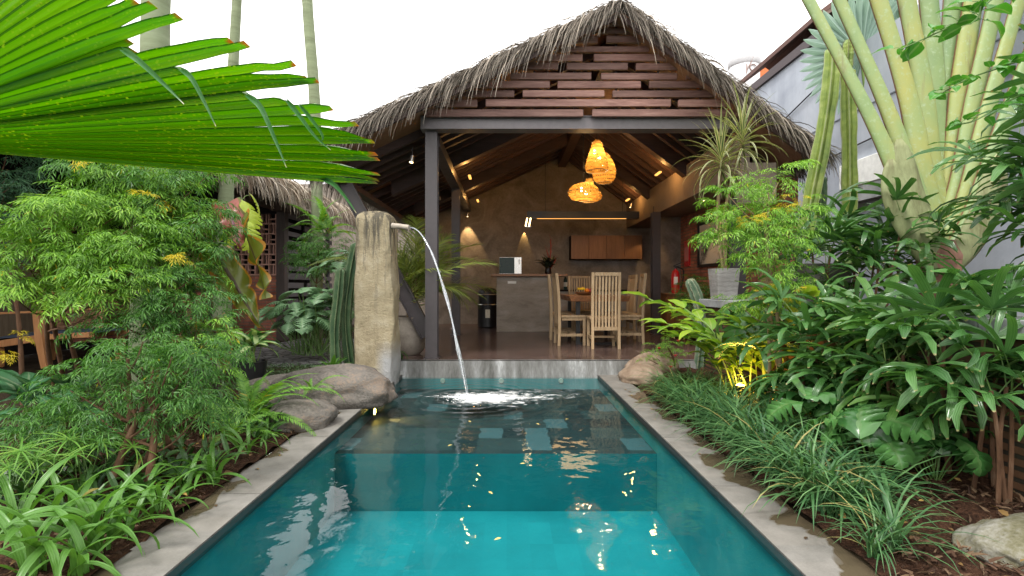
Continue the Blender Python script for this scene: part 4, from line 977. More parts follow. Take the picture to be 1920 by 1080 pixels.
rock('boulder', 'smaller brown boulder on the left coping in front of the big grey one', (-1.57, 3.93, .05), (.25,.27,.16), M['rock'], 5, .2, .5)
rock('boulder', 'flat grey boulder half buried behind the big one beside the path', (-2.25, 5.25, .02), (.5,.35,.13), M['rock'], 7, .2, .5)
rock('boulder', 'low flat stone under the fern beside the brown boulder', (-2.0, 4.2, .02), (.34,.25,.12), M['rock'], 8, .2, .5)
rock('boulder', 'tan boulder at the far right corner of the pool', (1.5, 5.72, .04), (.24,.25,.15), M['rock_tan'], 3, .15, .5)
rock('boulder', 'pale tan boulder behind the corner one beside the pavilion step', (1.72, 6.05, .08), (.3,.22,.2), M['rock_tan'], 9, .15, .5)
rock('boulder', 'pale mossy boulder lying on the soil at the bottom right', (2.14, 1.93, .04), (.34,.27,.12), M['rock_moss'], 4, .2, .5)
for i, (px, w_) in enumerate(((830, 'left'), (940, 'middle'), (1052, 'right'))):
    x = P(px, 712, 6.15)[0]; m = MB(); m.tube([(x,6.158,-.075),(x,6.149,-.075)], [.03,.026], 20)
    tag(m.build('pool_inlet', M['paper'], org=(x,6.158,-.085)), 'round white pool inlet on the far pool wall, the %s one of three' % w_, 'pool fitting', 'pool inlets on the far wall')
t = thing('pool_lamp', 'small amber lamp on the pool\'s left wall below the boulder', 'pool lamp', (-1.24, 4.75, -.1))
m = MB(); m.tube([(-1.262,4.75,-.1),(-1.225,4.75,-.1)], .035, 16); m.build('lamp_housing', M['steelmet'], t)
m = MB(); m.tube([(-1.224,4.75,-.1),(-1.221,4.75,-.1)], .028, 16); m.build('lamp_face', M['amber'], t)
lamp('pool_lamp_beam', 'SPOT', (-1.215,4.75,-.085), 14, (1,.5,.16), .01, (-.6,4.72,-.175), 60, .7)
# ------------------------------------------------------------------ left building (veranda with thatched eave)
lb = thing('veranda_building', 'low thatched veranda building of brick and dark wood left of the path', 'building', (-4.4, 9.0, 0))
EX, EZ = -3.75, 2.72
m = MB(); tl = lambda x: EZ+.16+.42*(EX-x); bl = lambda x: EZ+.42*(EX-x)
slab(m, -7.6, EX, 3.2, 13.0, bl, tl); lroof = m.build('roof', M['thatch'], lb, smooth=False)
n = 1800; x = U(-5.2, EX, n); do = np.stack([np.ones(n), U(-.3,.3,n), U(-.6,-.2,n)], 1); do /= np.linalg.norm(do, axis=1)[:,None]
fringe(np.stack([x, U(3.3,13.0,n), tl(x)+.01], 1), do, np.tile([.8,0,-.35],(n,1)), U(.2,.5,n), U(.01,.025,n), n, .3).build('thatch_strands', M['strand_tan'], lroof, smooth=False)
n = 3600; y = U(3.3, 13.0, n); p = np.stack([EX+U(-.12,.05,n), y, EZ+U(0,.2,n)], 1)
do = np.stack([U(.15,.9,n), U(-.35,.35,n), -U(.1,.7,n)], 1); do /= np.linalg.norm(do, axis=1)[:,None]
fringe(p, do, np.tile([.1,0,-.4],(n,1)), U(.25,.55,n), U(.009,.02,n), n, 1.2).build('eave_fringe', M['strand_tan'], lroof, smooth=False)
m = MB(); m.box((-4.5, 3.3, 2.52), (-4.38, 13.0, 2.72)); m.build('eave_beam', M['bwood'], lb, smooth=False)
m = MB(); m.box((-4.49, 9.98, 0), (-4.33, 10.14, 2.519)); m.build('post', M['bwood'], lb, smooth=False)
for y in (3.6, 6.4):
    m = MB(); m.box((-4.5, y, 0), (-4.36, y+.14, 2.519)); m.build('post', M['bwood'], lb, smooth=False)
m = MB(); m.box((-7.5, 10.0, 0), (-4.492, 10.15, 1.27)); m.build('brick_wall', M['brick_x'], lb, smooth=False)
for z in (.62, .82):
    m = MB(); m.box((-7.5, 9.985, z), (-4.5, 9.999, z+.06)); m.build('terracotta_band', M['terra_band'], lb, smooth=False)
m = MB(); bw = .125
for i in range(22):
    for j in range(6):
        x, z = -4.5-.27*(i//2)-(.0 if i%2==0 else .135), 1.275+j*.2
        m.box((x-.135+.001, 10.0, z), (x-.001, 10.1, z+.025))
        m.box((x-.02, 10.0, z+.026), (x-.002, 10.1, z+.199))
        if (i+j) % 2: m.box((x-.13, 10.01, z+.09), (x-.021, 10.1, z+.115))
        else: m.box((x-.075, 10.012, z+.026), (x-.055, 10.1, z+.199))
m.build('breeze_block_screen', M['terra'], lb, smooth=False)
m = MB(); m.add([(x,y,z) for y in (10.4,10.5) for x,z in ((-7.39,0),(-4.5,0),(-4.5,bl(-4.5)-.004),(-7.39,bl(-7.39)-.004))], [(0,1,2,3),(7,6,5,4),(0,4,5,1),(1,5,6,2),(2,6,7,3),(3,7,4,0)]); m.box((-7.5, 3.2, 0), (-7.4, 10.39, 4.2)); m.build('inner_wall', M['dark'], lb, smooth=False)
m = MB(); m.box((-7.39, 5.4, .3), (-7.36, 8.6, 2.3)); m.build('curtain', M['curtain'], lb, smooth=False)
m = MB(); m.box((-7.3, 8.6, .12), (-5.2, 8.72, .95)); m.build('low_brick_wall', M['brick_x'], lb, smooth=False)
# dark slatted screen along the path
t = thing('slatted_screen', 'black slatted timber screen with gaps beside the brick wall', 'screen', (-4.42, 11.0, 0))
for y in (10.2, 11.4, 12.6):
    m = MB(); m.box((-4.46, y, 0), (-4.38, y+.08, 2.5)); m.build('post', M['slat'], t, smooth=False)
z = .15
while z < 2.45:
    y = 10.15
    while y < 12.7:
        L = rnd.uniform(.5, 1.2); hgt = rnd.choice((.09, .11, .13))
        m = MB(); m.box((-4.378, y, z), (-4.35, min(y+L, 12.75), z+hgt)); m.build('slat', M['slat'], t, smooth=False)
        y += L + rnd.choice((.03, .2))
    z += .175
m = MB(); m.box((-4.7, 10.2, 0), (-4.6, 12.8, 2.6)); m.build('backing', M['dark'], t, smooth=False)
m = MB(); m.box((-8.5, 14.2, 0), (-1.9, 14.4, 3.9)); tag(m.build('backdrop_wall', M['conc_wall'], smooth=False, org=(-3.2,14.3,0)), 'added concrete backdrop wall between the slatted screen and the pavilion', 'wall')  # backdrop added to close a gap where bright sky showed through
# lounge chair on the veranda
t = thing('lounge_chair', 'wooden lounge chair with woven back and blue grey cushion on the veranda', 'lounge chair', (-5.9, 6.6, 0))
c = np.array([-6.05, 6.75, 0])
m = MB(); m.beam(c+[-.75,-.05,.28], c+[.05,-.05,.40], .09,.09); m.beam(c+[.05,-.05,.40], c+[.62,-.05,.43], .09,.07); m.build('seat_rail', M['lounge'], t, smooth=False, bevel=.008)
m = MB(); m.beam(c+[-.75,.6,.28], c+[.62,.6,.43], .08,.09); m.build('seat_rail', M['lounge'], t, smooth=False, bevel=.008)
for (x, y, h, dx) in ((.08,-.11,.72,-.12), (.5,.6,.42,0), (-.5,.6,.42,0), (-.6,-.05,.3,0)):
    m = MB(); m.loft([[tuple(c+np.array([x+dx*u+a*w, y+b*w, h*u])) for a, b in ((-1,-1),(1,-1),(1,1),(-1,1))] for u, w in ((0,.04),(.5,.05),(1,.035))]); m.build('leg', M['lounge'], t, smooth=False, bevel=.006)
m = MB(); m.beam(c+[-.55,-.12,.71], c+[.18,-.12,.74], .09,.028); m.build('armrest', M['lounge'], t, smooth=False, bevel=.008)
m = MB(); m.beam(c+[-.62,.72,.71], c+[.12,.72,.74], .09,.028); m.build('armrest', M['lounge'], t, smooth=False, bevel=.008)
m = MB(); m.grid(lambda u, v: tuple(c+np.array([-.75+.95*u-.06*v, .62+.12*v, .36+.62*v])), 24, 14); m.build('woven_back', M['rattan'], t)
m = MB(); m.beam(c+[-.82,.74,.98], c+[.16,.74,.98], .05,.05); m.beam(c+[.22,.6,.36], c+[.15,.74,1.0], .05,.05); m.build('back_frame', M['lounge'], t, smooth=False)
m = MB(); m.grid(lambda u, v: tuple(c+np.array([-.7+1.35*u, -.03+.62*v, .37+.08*u+.06*math.sin(PI*min(1,max(0,u)))**.3*math.sin(PI*v)**.4])), 24, 12); m.build('cushion', M['cushion'], t)

# ------------------------------------------------------------------ right: boundary wall, planter, pots
WX = 4.6
m = MB(); zt = EYE+.815*WX
m.box((WX, 7.3, -.02), (WX+.2, 12.0, zt-.14)); m.box((WX, 1.2, -.02), (WX+.2, 7.296, EYE+.685*WX)); t = thing('boundary_wall', 'tall blue grey rendered boundary wall behind the cacti on the right', 'wall', (WX, 6, 0))
m.build('wall_face', M['bwall'], t, smooth=False)
m = MB(); m.box((WX-.05, 7.28, zt-.14), (WX+.26, 12.02, zt)); m.build('wall_coping', plain('dark_coping', (.09,.075,.08), .8, .2), t, smooth=False)
m = MB(); m.box((WX-.012, 1.2, 3.36), (WX-.001, 12.0, 3.375)); m.build('render_joint', plain('grey_joint', (.2,.22,.25), .9, .1), t, smooth=False)  # thin joint line, darker than the render around it
t = thing('wall_niche', 'white framed vent box on the blue grey wall behind the cacti', 'vent box', (WX-.05, 6.4, 2.4))
m = MB(); m.box((WX-.12, 5.9, 2.35), (WX-.001, 6.9, 2.68)); m.build('box_body', M['white'], t, smooth=False, bevel=.01)
m = MB(); m.box((WX-.11, 5.86, 2.15), (WX-.002, 6.94, 2.345)); m.build('lower_panel', M['cap'], t, smooth=False)
for i, (a, b) in enumerate((((7.5,4.0),(11.5,3.3)), ((4.0,3.05),(11.8,2.75)),)):
    pts = spline([(WX-.03,a[0],a[1]),(WX-.03,(a[0]+b[0])/2,(a[1]+b[1])/2-.05),(WX-.03,b[0],b[1])], 16)
    m = MB(); m.tube(pts, .011, 6); tag(m.build('wall_cable', M['black'], org=tuple(pts[0])), ('black cable strung along the upper part of the blue grey wall','black cable on the blue grey wall behind the thatch corner','thin black cable slanting down the middle of the blue grey wall')[i], 'cable')
t = thing('planter_wall', 'low brick planter wall with a grey stone cap along the right bed', 'planter wall', (2.42, 5, 0))
m = MB(); m.box((2.36, 1.4, -.02), (2.54, 6.08, .826)); m.box((2.541, 5.9, -.02), (3.48, 6.08, .826)); m.build('brickwork', M['brick_p'], t, smooth=False)
m = MB()
for y0, y1 in ((1.4,2.5),(2.505,3.6),(3.605,4.7),(4.705,5.6)):
    m.box((2.30, y0, .826), (2.66, y1, .91))
m.box((2.30, 5.605, .826), (3.49, 6.13, .91)); m.build('cap_stone', M['cap'], t, smooth=False, bevel=.006)
m = MB(); m.grid(lambda u, v: (2.545+u*2.05, 1.4+v*4.49, .76+bump(u*2, v*8, .04, 3)), 14, 60); tag(m.build('soil_bed', M['soil']), kind='structure')
def squarepot(name, label, c, w0, w1, h, mat):
    t = thing(name, label, 'planter pot', c); x, y, z = c
    m = MB(); ring = lambda w, zz: [(x+a*w, y+b*w, z+zz) for a, b in ((-1,-1),(1,-1),(1,1),(-1,1))]
    m.loft([ring(w0,0), ring(w1,h), ring(w1-.03,h), ring(w1-.04,h-.06)]); m.build('pot_body', mat, t, smooth=False, bevel=.006)
    m = MB(); m.grid(lambda u, v: (x+(u*2-1)*(w1-.042), y+(v*2-1)*(w1-.042), z+h-.05+bump(u*3,v*3,.01)), 8, 8); m.build('potting_soil', M['soil'], t); return t
squarepot('stone_pot', 'square grey ribbed stone pot on the end of the planter cap, holding the variegated dracaena', (2.45, 5.78, .911), .105, .13, .35, M['potstone'])
squarepot('stone_pot', 'dark square stone pot half hidden behind the yellow green feathery shrub', (2.80, 4.65, .80), .17, .21, .46, M['potdark'])
# ------------------------------------------------------------------ beyond the wall: neighbour's house, tank, tower
t = thing('neighbour_house', 'white neighbouring house with a brown open gable roof seen over the wall', 'house', (11, 15, 0))
m = MB(); m.box((8.9, 14.5, 0), (14, 20, 8.2)); m.build('wall', M['white'], t, smooth=False)
m = MB(); zr = 9.75; g = lambda x: zr-.75*abs(x-10.1)
slab(m, 8.5, 10.1, 13.9, 20, lambda x: g(x)-.14, g); slab(m, 10.1, 12.6, 13.9, 20, lambda x: g(x)-.14, g); m.build('roof', plain('brown_roof_tile', (.12,.07,.06), .8, .2), t, smooth=False)
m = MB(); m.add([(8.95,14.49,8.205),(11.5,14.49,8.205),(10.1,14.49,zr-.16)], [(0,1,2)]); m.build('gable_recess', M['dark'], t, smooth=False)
m = MB(); m.beam((10.1,14.3,8.2),(10.1,14.3,9.5),.14,.1,up=(0,1,0)); m.beam((10.1,14.25,8.95),(9.4,14.25,8.3),.14,.08,up=(0,1,0)); m.beam((10.1,14.25,8.95),(10.8,14.25,8.3),.14,.08,up=(0,1,0)); m.beam((8.6,14.2,8.45),(10.1,14.2,9.58),.12,.1,up=(0,1,0)); m.beam((11.6,14.2,8.45),(10.1,14.2,9.58),.12,.1,up=(0,1,0)); m.build('gable_truss', plain('pinkish_timber', (.5,.36,.3), .7, .3), t, smooth=False)
t = thing('white_parapet', 'white stepped parapet rising behind the top of the blue grey wall', 'parapet', (5.3, 7, 4))
m = MB(); m.box((5.6, 7.4, 0), (5.8, 9.2, 4.95)); m.box((5.6, 5.2, 0), (5.8, 7.395, 5.25)); m.build('parapet_wall', M['white'], t, smooth=False)
t = thing('water_tank', 'pale cylindrical roof tank with a curled emblem above the thatch on the right', 'water tank', (10.3, 22, 9))
tc = plain('pale_tank', (.55,.55,.56), .5, .4)
m = MB(); m.lathe([(.62,8.0),(.62,10.75),(.6,10.8)], (10.2,22,0), 40); m.build('tank_body', tc, t)
m = MB(); m.lathe([(.63,10.45),(.66,10.5),(.66,10.72),(.63,10.78)], (10.2,22,0), 40, cap=False); m.build('tank_rim', plain('grey_rim', (.4,.4,.41), .5), t)
m = MB(); a = np.linspace(.4, 5.6, 26); yy = 21.36
m.tube(np.stack([10.28+.13*np.cos(a), np.full(26, yy), 10.2+.13*np.sin(a)], 1), .022, 6); m.tube([(10.02,yy,10.1),(10.2,yy,10.42),(10.28,yy,10.62)], .02, 6); m.tube([(10.0,yy,9.95),(10.02,yy,10.35)], .02, 6); m.build('emblem', plain('brown_emblem', (.25,.17,.15), .6), t)
t = thing('brick_tower', 'orange brick stair tower beside the pale roof tank', 'tower', (11, 22, 0))
m = MB(); m.box((10.9, 22.8, 0), (12.3, 25, 10.9)); m.box((9.4, 21.2, 0), (10.9, 22.79, 8.0)); m.build('tower_wall', plain('orange_brick', (.5,.15,.06), .85, .2, 0, .2, 20), t, smooth=False)
m = MB(); m.box((10.85, 22.75, 10.9), (12.35, 25.05, 11.0)); m.build('tower_cornice', M['terra'], t, smooth=False)

# ------------------------------------------------------------------ plant materials
Lf = {}
Lf['aralia_g'] = leafmat('feathery_green', [(.02,.075,.01), (.052,.155,.022), (.095,.23,.04)], .42, .3, (.35,.3,.02), .002, nscale=3)
Lf['aralia_y'] = leafmat('feathery_yellow_green', [(.058,.15,.014), (.12,.27,.025), (.19,.36,.04)], .42, .32, (.5,.4,.02), .003, nscale=3)
Lf['aralia_l'] = leafmat('feathery_lime', [(.09,.21,.02), (.165,.33,.035), (.25,.42,.055)], .42, .32, (.6,.46,.03), .004, nscale=3)
Lf['aralia_b'] = leafmat('feathery_blue_green', [(.02,.07,.035), (.05,.13,.065), (.08,.18,.09)], .42, .28, nscale=3)
Lf['yellow'] = leafmat('yellowed_leaves', [(.35,.3,.02), (.5,.42,.025), (.55,.38,.02)], .5, .3)
Lf['fan'] = leafmat('fan_palm_blade', [(.085,.24,.004), (.12,.3,.005), (.15,.34,.006)], .3, .5, None, 0, mid=(.03,.12,.004), margin=(.03,.11,.003), mpos=.93, tip=(.3,.16,.05), tpos=.985, tcol=(2.3,1.85,.5), nscale=2.2, vein=.1, vfreq=17, speck=(.3,.42,.04))  # dark mid and margin lines put crease shade of the pleats into the colour
Lf['rhapis'] = leafmat('lady_palm_leaf', [(.022,.072,.018), (.044,.12,.03), (.08,.18,.05)], .22, .25, (.16,.2,.04), .06, vein=.18, vfreq=16, tip=(.3,.22,.1), tpos=.965, spec=.5, nscale=2.5)
Lf['rhapis_l'] = leafmat('young_lady_palm_leaf', [(.03,.09,.016), (.055,.14,.025), (.09,.19,.04)], .3, .25, (.2,.28,.06), .06, vein=.18, vfreq=16, tip=(.35,.3,.1), tpos=.965, spec=.5)
Lf['ginger'] = leafmat('yellow_green_ginger_leaf', [(.09,.2,.02), (.16,.3,.03), (.27,.38,.04)], .36, .35, (.42,.4,.04), .12, mid=(.3,.4,.1))
Lf['selloum'] = leafmat('cut_leaf_green', [(.02,.08,.018), (.038,.125,.03), (.065,.17,.045)], .24, .2, mid=(.09,.19,.06), spec=.5)
Lf['selloum_p'] = leafmat('pale_cut_leaf', [(.05,.13,.055), (.1,.2,.09), (.15,.27,.14)], .35, .2, mid=(.18,.29,.15))
Lf['grass'] = leafmat('border_grass_blade', [(.022,.075,.026), (.05,.13,.045), (.1,.2,.07)], .4, .22, (.3,.27,.1), .03)
Lf['strap'] = leafmat('strap_leaf', [(.035,.11,.016), (.07,.175,.028), (.11,.24,.045)], .32, .3, (.35,.33,.05), .04, vein=.12, vfreq=9)
Lf['fern'] = leafmat('fern_green', [(.06,.17,.02), (.11,.26,.03), (.17,.33,.05)], .45, .35, (.35,.33,.04), .02)
Lf['palm'] = leafmat('areca_frond', [(.1,.15,.03), (.18,.24,.045), (.28,.32,.07)], .4, .3, (.3,.24,.07), .05)
Lf['cycad'] = leafmat('cycad_frond', [(.02,.06,.03), (.045,.11,.05), (.08,.14,.05)], .35, .2)
Lf['drac'] = leafmat('variegated_dracaena', [(.07,.12,.04), (.12,.18,.06)], .4, .25, margin=(.5,.48,.26), mpos=.5)
Lf['aglao'] = leafmat('silvery_green_leaf', [(.03,.1,.045), (.06,.16,.075)], .3, .2, mid=(.16,.25,.14), margin=(.025,.09,.03), mpos=.72)
Lf['varieg'] = leafmat('cream_striped_leaf', [(.18,.28,.1), (.3,.38,.17)], .35, .25, margin=(.05,.15,.03), mpos=.5)
Lf['taro_r'] = leafmat('russet_taro_leaf', [(.2,.06,.045), (.3,.1,.08)], .35, .35, mid=(.16,.05,.07), margin=(.14,.12,.03), mpos=.85, tcol=(1.3,1.0,.8))
Lf['taro_o'] = leafmat('olive_taro_leaf', [(.07,.095,.012), (.12,.135,.018)], .3, .35, mid=(.07,.05,.03), margin=(.35,.16,.02), mpos=.86)
Lf['monst_y'] = leafmat('yellow_green_split_leaf', [(.2,.34,.03), (.34,.42,.05)], .33, .35)
Lf['sedge'] = leafmat('umbrella_sedge', [(.05,.14,.02), (.1,.23,.035), (.17,.3,.05)], .4, .3, (.3,.3,.08), .03)
Lf['vine'] = leafmat('climber_leaf', [(.05,.16,.03), (.09,.22,.04), (.05,.2,.02)], .28, .3, (.02,.1,.01), .1, mid=(.14,.28,.08))
Lf['bism'] = leafmat('blue_grey_fan', [(.2,.29,.25), (.28,.37,.34)], .45, .4, vein=.2, vfreq=9, tcol=(1.1,1.2,.9))
Lf['under'] = leafmat('low_dark_greenery', [(.015,.05,.012), (.035,.09,.02), (.06,.14,.03)], .35, .2, (.2,.17,.04), .04)
Lf['moss'] = leafmat('low_ground_cover', [(.02,.05,.015), (.04,.085,.025)], .5, .15)
St = {}
St['brown'] = rough_mat('brown_stem', [(.3,(.05,.026,.014)), (.55,(.13,.07,.04)), (.75,(.22,.15,.1))], 14, (1,1,.35), .8, .5, .004, 60, .2)
St['grey'] = rough_mat('grey_green_palm_trunk', [(.25,(.08,.1,.05)), (.42,(.17,.2,.115)), (.58,(.22,.26,.155)), (.75,(.3,.33,.22))], 1.6, (.6,.6,6), .75, .5, .006, 30, .25)
St['green'] = plain('green_stalk', (.09,.17,.04), .45, .4)
St['pale'] = plain('pale_green_stalk', (.17,.26,.07), .45, .4)
St['purple'] = plain('dark_purple_stalk', (.03,.012,.018), .4, .5)
St['tan'] = rough_mat('tan_stem', [(.3,(.16,.11,.06)), (.7,(.34,.25,.14))], 12, (1,1,.5), .8, .4, .004, 50, .2)
def cactus_mat(name, stops, rib):
    m, nt, out = base(name); at = nt.nodes.new('ShaderNodeAttribute'); at.attribute_name = 'lf'
    sp = nt.nodes.new('ShaderNodeSeparateXYZ'); nt.links.new(at.outputs['Vector'], sp.inputs[0])
    n = noise_(nt, coords(nt), 8, 5)
    col = mixc(nt, ramp(nt, [(.0, (.85,.85,.85)), (.14, (0,0,0))], sp.outputs[0]), ramp(nt, stops, n), rib)
    bsdf(nt, out, col, .5, n, .25, .004, .35); return m
St['cactus'] = cactus_mat('cactus_skin', [(.3,(.1,.16,.03)), (.55,(.2,.27,.05)), (.75,(.32,.37,.12))], (.38,.42,.22))
St['cactus_d'] = cactus_mat('dark_cactus_skin', [(.3,(.03,.075,.035)), (.55,(.065,.125,.055)), (.75,(.12,.18,.085))], (.2,.26,.14))
St['cactus_b'] = cactus_mat('blue_grey_cactus_skin', [(.3,(.06,.11,.07)), (.56,(.13,.19,.12)), (.72,(.3,.23,.12))], (.4,.42,.3))
St['spine'] = plain('pale_spine', (.45,.42,.28), .7, .2)

# ------------------------------------------------------------------ foreground fan palm leaf
def fan_blade(hub, segs, joinf, Yh, Ytip, name, label, cat='palm frond', droops=(), tilt=0.0, amp=.013):
    """a pleated fan leaf; angles are seen angles, lengths in pixels of the photograph at the hub's distance"""
    t = thing(name, label, cat, P(hub[0], hub[1], Yh)); m = MB()
    K = 26; a0 = segs[0][0]
    for k in range(len(segs)):
        ad, Lp, fold = segs[k]; j = .985 if fold else joinf(ad)
        lo = (ad-segs[k-1][0])/2 if k else .4; hi = (segs[k+1][0]-ad)/2 if k < len(segs)-1 else 1
        a = math.radians(ad); hw = math.radians((lo+hi)/2)*1.04; dv = rnd.uniform(-.012,.012)
        V, A = [], []
        for i in range(K+1):
            s = i/K; r = Lp*s
            wd = hw*r if s < j else hw*Lp*j*max(.02, (1-(s-j)/(1-j))**.8*(1+.25*math.sin(PI*(s-j)/(1-j))))
            Yc = Yh+(Ytip-Yh)*s + tilt*(a-math.radians(a0))*s
            aa = a + dv*max(0,(s-j)/(1-j)) ; sag = -18*max(0,(s-j)/(1-j))**2*(.5+.5*rnd.random())
            cx, cyy = hub[0]+r*math.cos(aa), hub[1]-r*math.sin(aa)-sag
            nx, ny = -math.sin(aa), -math.cos(aa)
            for q in (-1, 0, 1):
                p = P(cx+nx*wd*q, cyy+ny*wd*q, Yc); p = p + np.array([0, (-amp if q == 0 else amp)*1.5*min(1,s*1.6), 0])
                V.append(p); A.append((q*.5+.5 if False else q, s))
        m.add(V, [(3*i+q, 3*i+3+q, 3*i+4+q, 3*i+1+q) for i in range(K) for q in (0,1)], A=A)
    m.build('blade', Lf['fan'], t, sharp=30)
    for pts, w_ in droops:
        q = spline([P(x, y, Y_) for x, y, Y_ in pts], 12); m = MB(); V = []; A = []
        for i in range(12):
            s = i/11; ww = w_*(min(1,.5+s*3))*max(.03,(1-s))**.7; d = q[min(i+1,11)]-q[max(i-1,0)]; sdv = np.cross(d, [0,1,0]); sdv /= np.linalg.norm(sdv)+1e-9
            V += [q[i]-sdv*ww, q[i]+np.array([0,.012*(1-s),0]), q[i]+sdv*ww]; A += [(-1,s),(0,s),(1,s)]
        m.add(V, [(3*i+k, 3*i+3+k, 3*i+4+k, 3*i+1+k) for i in range(11) for k in (0,1)], A=A); m.build('drooping_tip', Lf['fan_tip'], t)
    m = MB(); h = P(hub[0], hub[1], Yh); m.tube(spline([h, h+np.array([-.25,.05,-.15]), h+np.array([-.6,.2,-.75]), h+np.array([-.75,.3,-1.35])], 14), .018, 8); m.build('petiole', St['green'], t)
    return t
Lf['fan_tip'] = leafmat('folded_fan_tip', [(.03,.11,.03), (.05,.15,.045)], .3, .3, None, 0, None, tip=(.5,.42,.25), tpos=.93)
SEGS = [(-4.4,988,0),(-3.6,990,0),(-2.8,992,0),(-1.8,990,0),(-.8,986,0),(.4,980,0),(1.6,968,0),(3.0,950,0),(4.3,905,1),(5.5,835,1),(6.9,770,1),(8.2,884,0),(9.4,868,0),(10.8,846,0),(12.4,650,1),(14.6,768,0),(16.3,742,0),(18.4,560,1),(20.6,560,1),(22.4,664,0),(24.7,628,0),(27.4,600,0),(30.3,590,0),(33.4,585,0),(36.8,580,0),(40.5,575,0),(44.5,570,0)]
dr = [(((225,90,1.26),(258,112,1.2),(310,160,1.18),(345,195,1.17)),.009), (((335,127,1.28),(358,145,1.22),(385,195,1.2),(405,237,1.19)),.008),
      (((460,176,1.32),(488,200,1.26),(515,260,1.24),(537,314,1.23)),.009), (((535,185,1.34),(560,215,1.29),(590,255,1.27),(620,281,1.26)),.007), (((560,195,1.34),(585,225,1.3),(605,255,1.28),(600,268,1.28)),.006),
      (((600,332,1.36),(625,345,1.33),(648,370,1.32),(668,399,1.31)),.0075)]
fan_blade((-280,264), SEGS, lambda a: float(np.interp(a, [-5,1,4,9,15,25,40], [.90,.89,.86,.80,.74,.70,.74])), 1.16, 1.38, 'fan_palm_leaf', 'huge bright green pleated fan palm leaf reaching in from the left edge', droops=dr, tilt=.12)
fan_blade((-330,-50), [(-19+1.9*i, 525+8*(i%3), 0) for i in range(14)], lambda a: .72, 1.75, 1.9, 'fan_palm_leaf', 'second fan palm leaf behind the huge one, only fingertips showing in the top left corner', tilt=.1)

# ------------------------------------------------------------------ palm trunks
def trunk(label, pts, r, nr, mat):
    t = thing('palm_tree', label, 'palm', pts[0]); p = spline(pts, 60)
    rr = np.interp(np.linspace(0,1,60), np.linspace(0,1,len(r)), r); rr = rr*(1+.02*(np.arange(60)%nr == 0)+.008*np.sin(np.arange(60)*1.7))
    m = MB(); m.tube(p, rr, 20); m.build('trunk', mat, t)
    c = p[-1]; fr = pinnate(2.0, 34, .5, .035, .9, 1.9, .15, 1, 3, 1.0); n = 9
    m = MB(); m.inst(fr, rot(np.linspace(0,2*PI,n,endpoint=False)+.3, U(-.1,.3,n), U(-.2,.2,n)), np.tile(c,(n,1)), U(.9,1.1,n)); m.build('crown', Lf['palm'], t); return t
trunk('thick pale green palm trunk rising behind the feathery shrubs on the left', [(-2.95,4.2,0),(-2.93,4.2,1.5),(-2.88,4.2,3.2),(-2.86,4.2,5.6)], [.14,.11,.102,.1], 7, St['grey'])
trunk('slim palm trunk in front of the thatched eave, second from the left', [(-3.62,6.5,0),(-3.58,6.5,1.8),(-3.48,6.55,4.2),(-3.38,6.6,6.4)], [.12,.095,.06,.05], 5, St['grey'])
trunk('slim curving palm trunk beside the slatted screen, third from the left', [(-3.35,9.0,0),(-3.33,9.0,2.2),(-3.37,9.0,4.2),(-3.5,9.0,6.0),(-3.62,9.0,8.4)], [.11,.095,.095,.09,.08], 5, St['grey'])

# ------------------------------------------------------------------ traveller's palm
tp = P(1765, 478, 4.0)
t = thing('travellers_palm', "huge traveller's palm with a flat fan of pale yellow green leaf stalks at the right", 'palm', (tp[0], tp[1], .7))
m, nt, out = base('leaf_stalk_skin'); at = nt.nodes.new('ShaderNodeAttribute'); at.attribute_name = 'lf'
sp = nt.nodes.new('ShaderNodeSeparateXYZ'); nt.links.new(at.outputs['Vector'], sp.inputs[0])
n = noise_(nt, coords(nt, (1,1,.6)), 4, 5); n3 = noise_(nt, coords(nt), 30, 4); oi = nt.nodes.new('ShaderNodeObjectInfo').outputs['Random']
col = ramp(nt, [(.25,(.15,.24,.11)), (.5,(.24,.32,.13)), (.75,(.34,.34,.1))], math_(nt,'ADD',math_(nt,'MULTIPLY',n,.7),math_(nt,'MULTIPLY',oi,.3)))
col = mixc(nt, ramp(nt, [(.55,(0,0,0)),(.75,(.8,.8,.8))], n3), col, (.33,.42,.27))
col = mixc(nt, ramp(nt, [(.6,(0,0,0)),(.72,(.7,.7,.7))], noise_(nt, coords(nt, (3,3,.5)), 3.5, 6, .7)), col, (.2,.17,.09))
ed = math_(nt,'MULTIPLY',math_(nt,'SUBTRACT',math_(nt,'ADD',math_(nt,'ABSOLUTE',sp.outputs[0]),math_(nt,'MULTIPLY',n3,.1)),.955),16,True)
col = mixc(nt, ed, col, (.2,.09,.055))
bsdf(nt, out, col, .45, n3, .08, .004, .4); St['ravenala'] = m
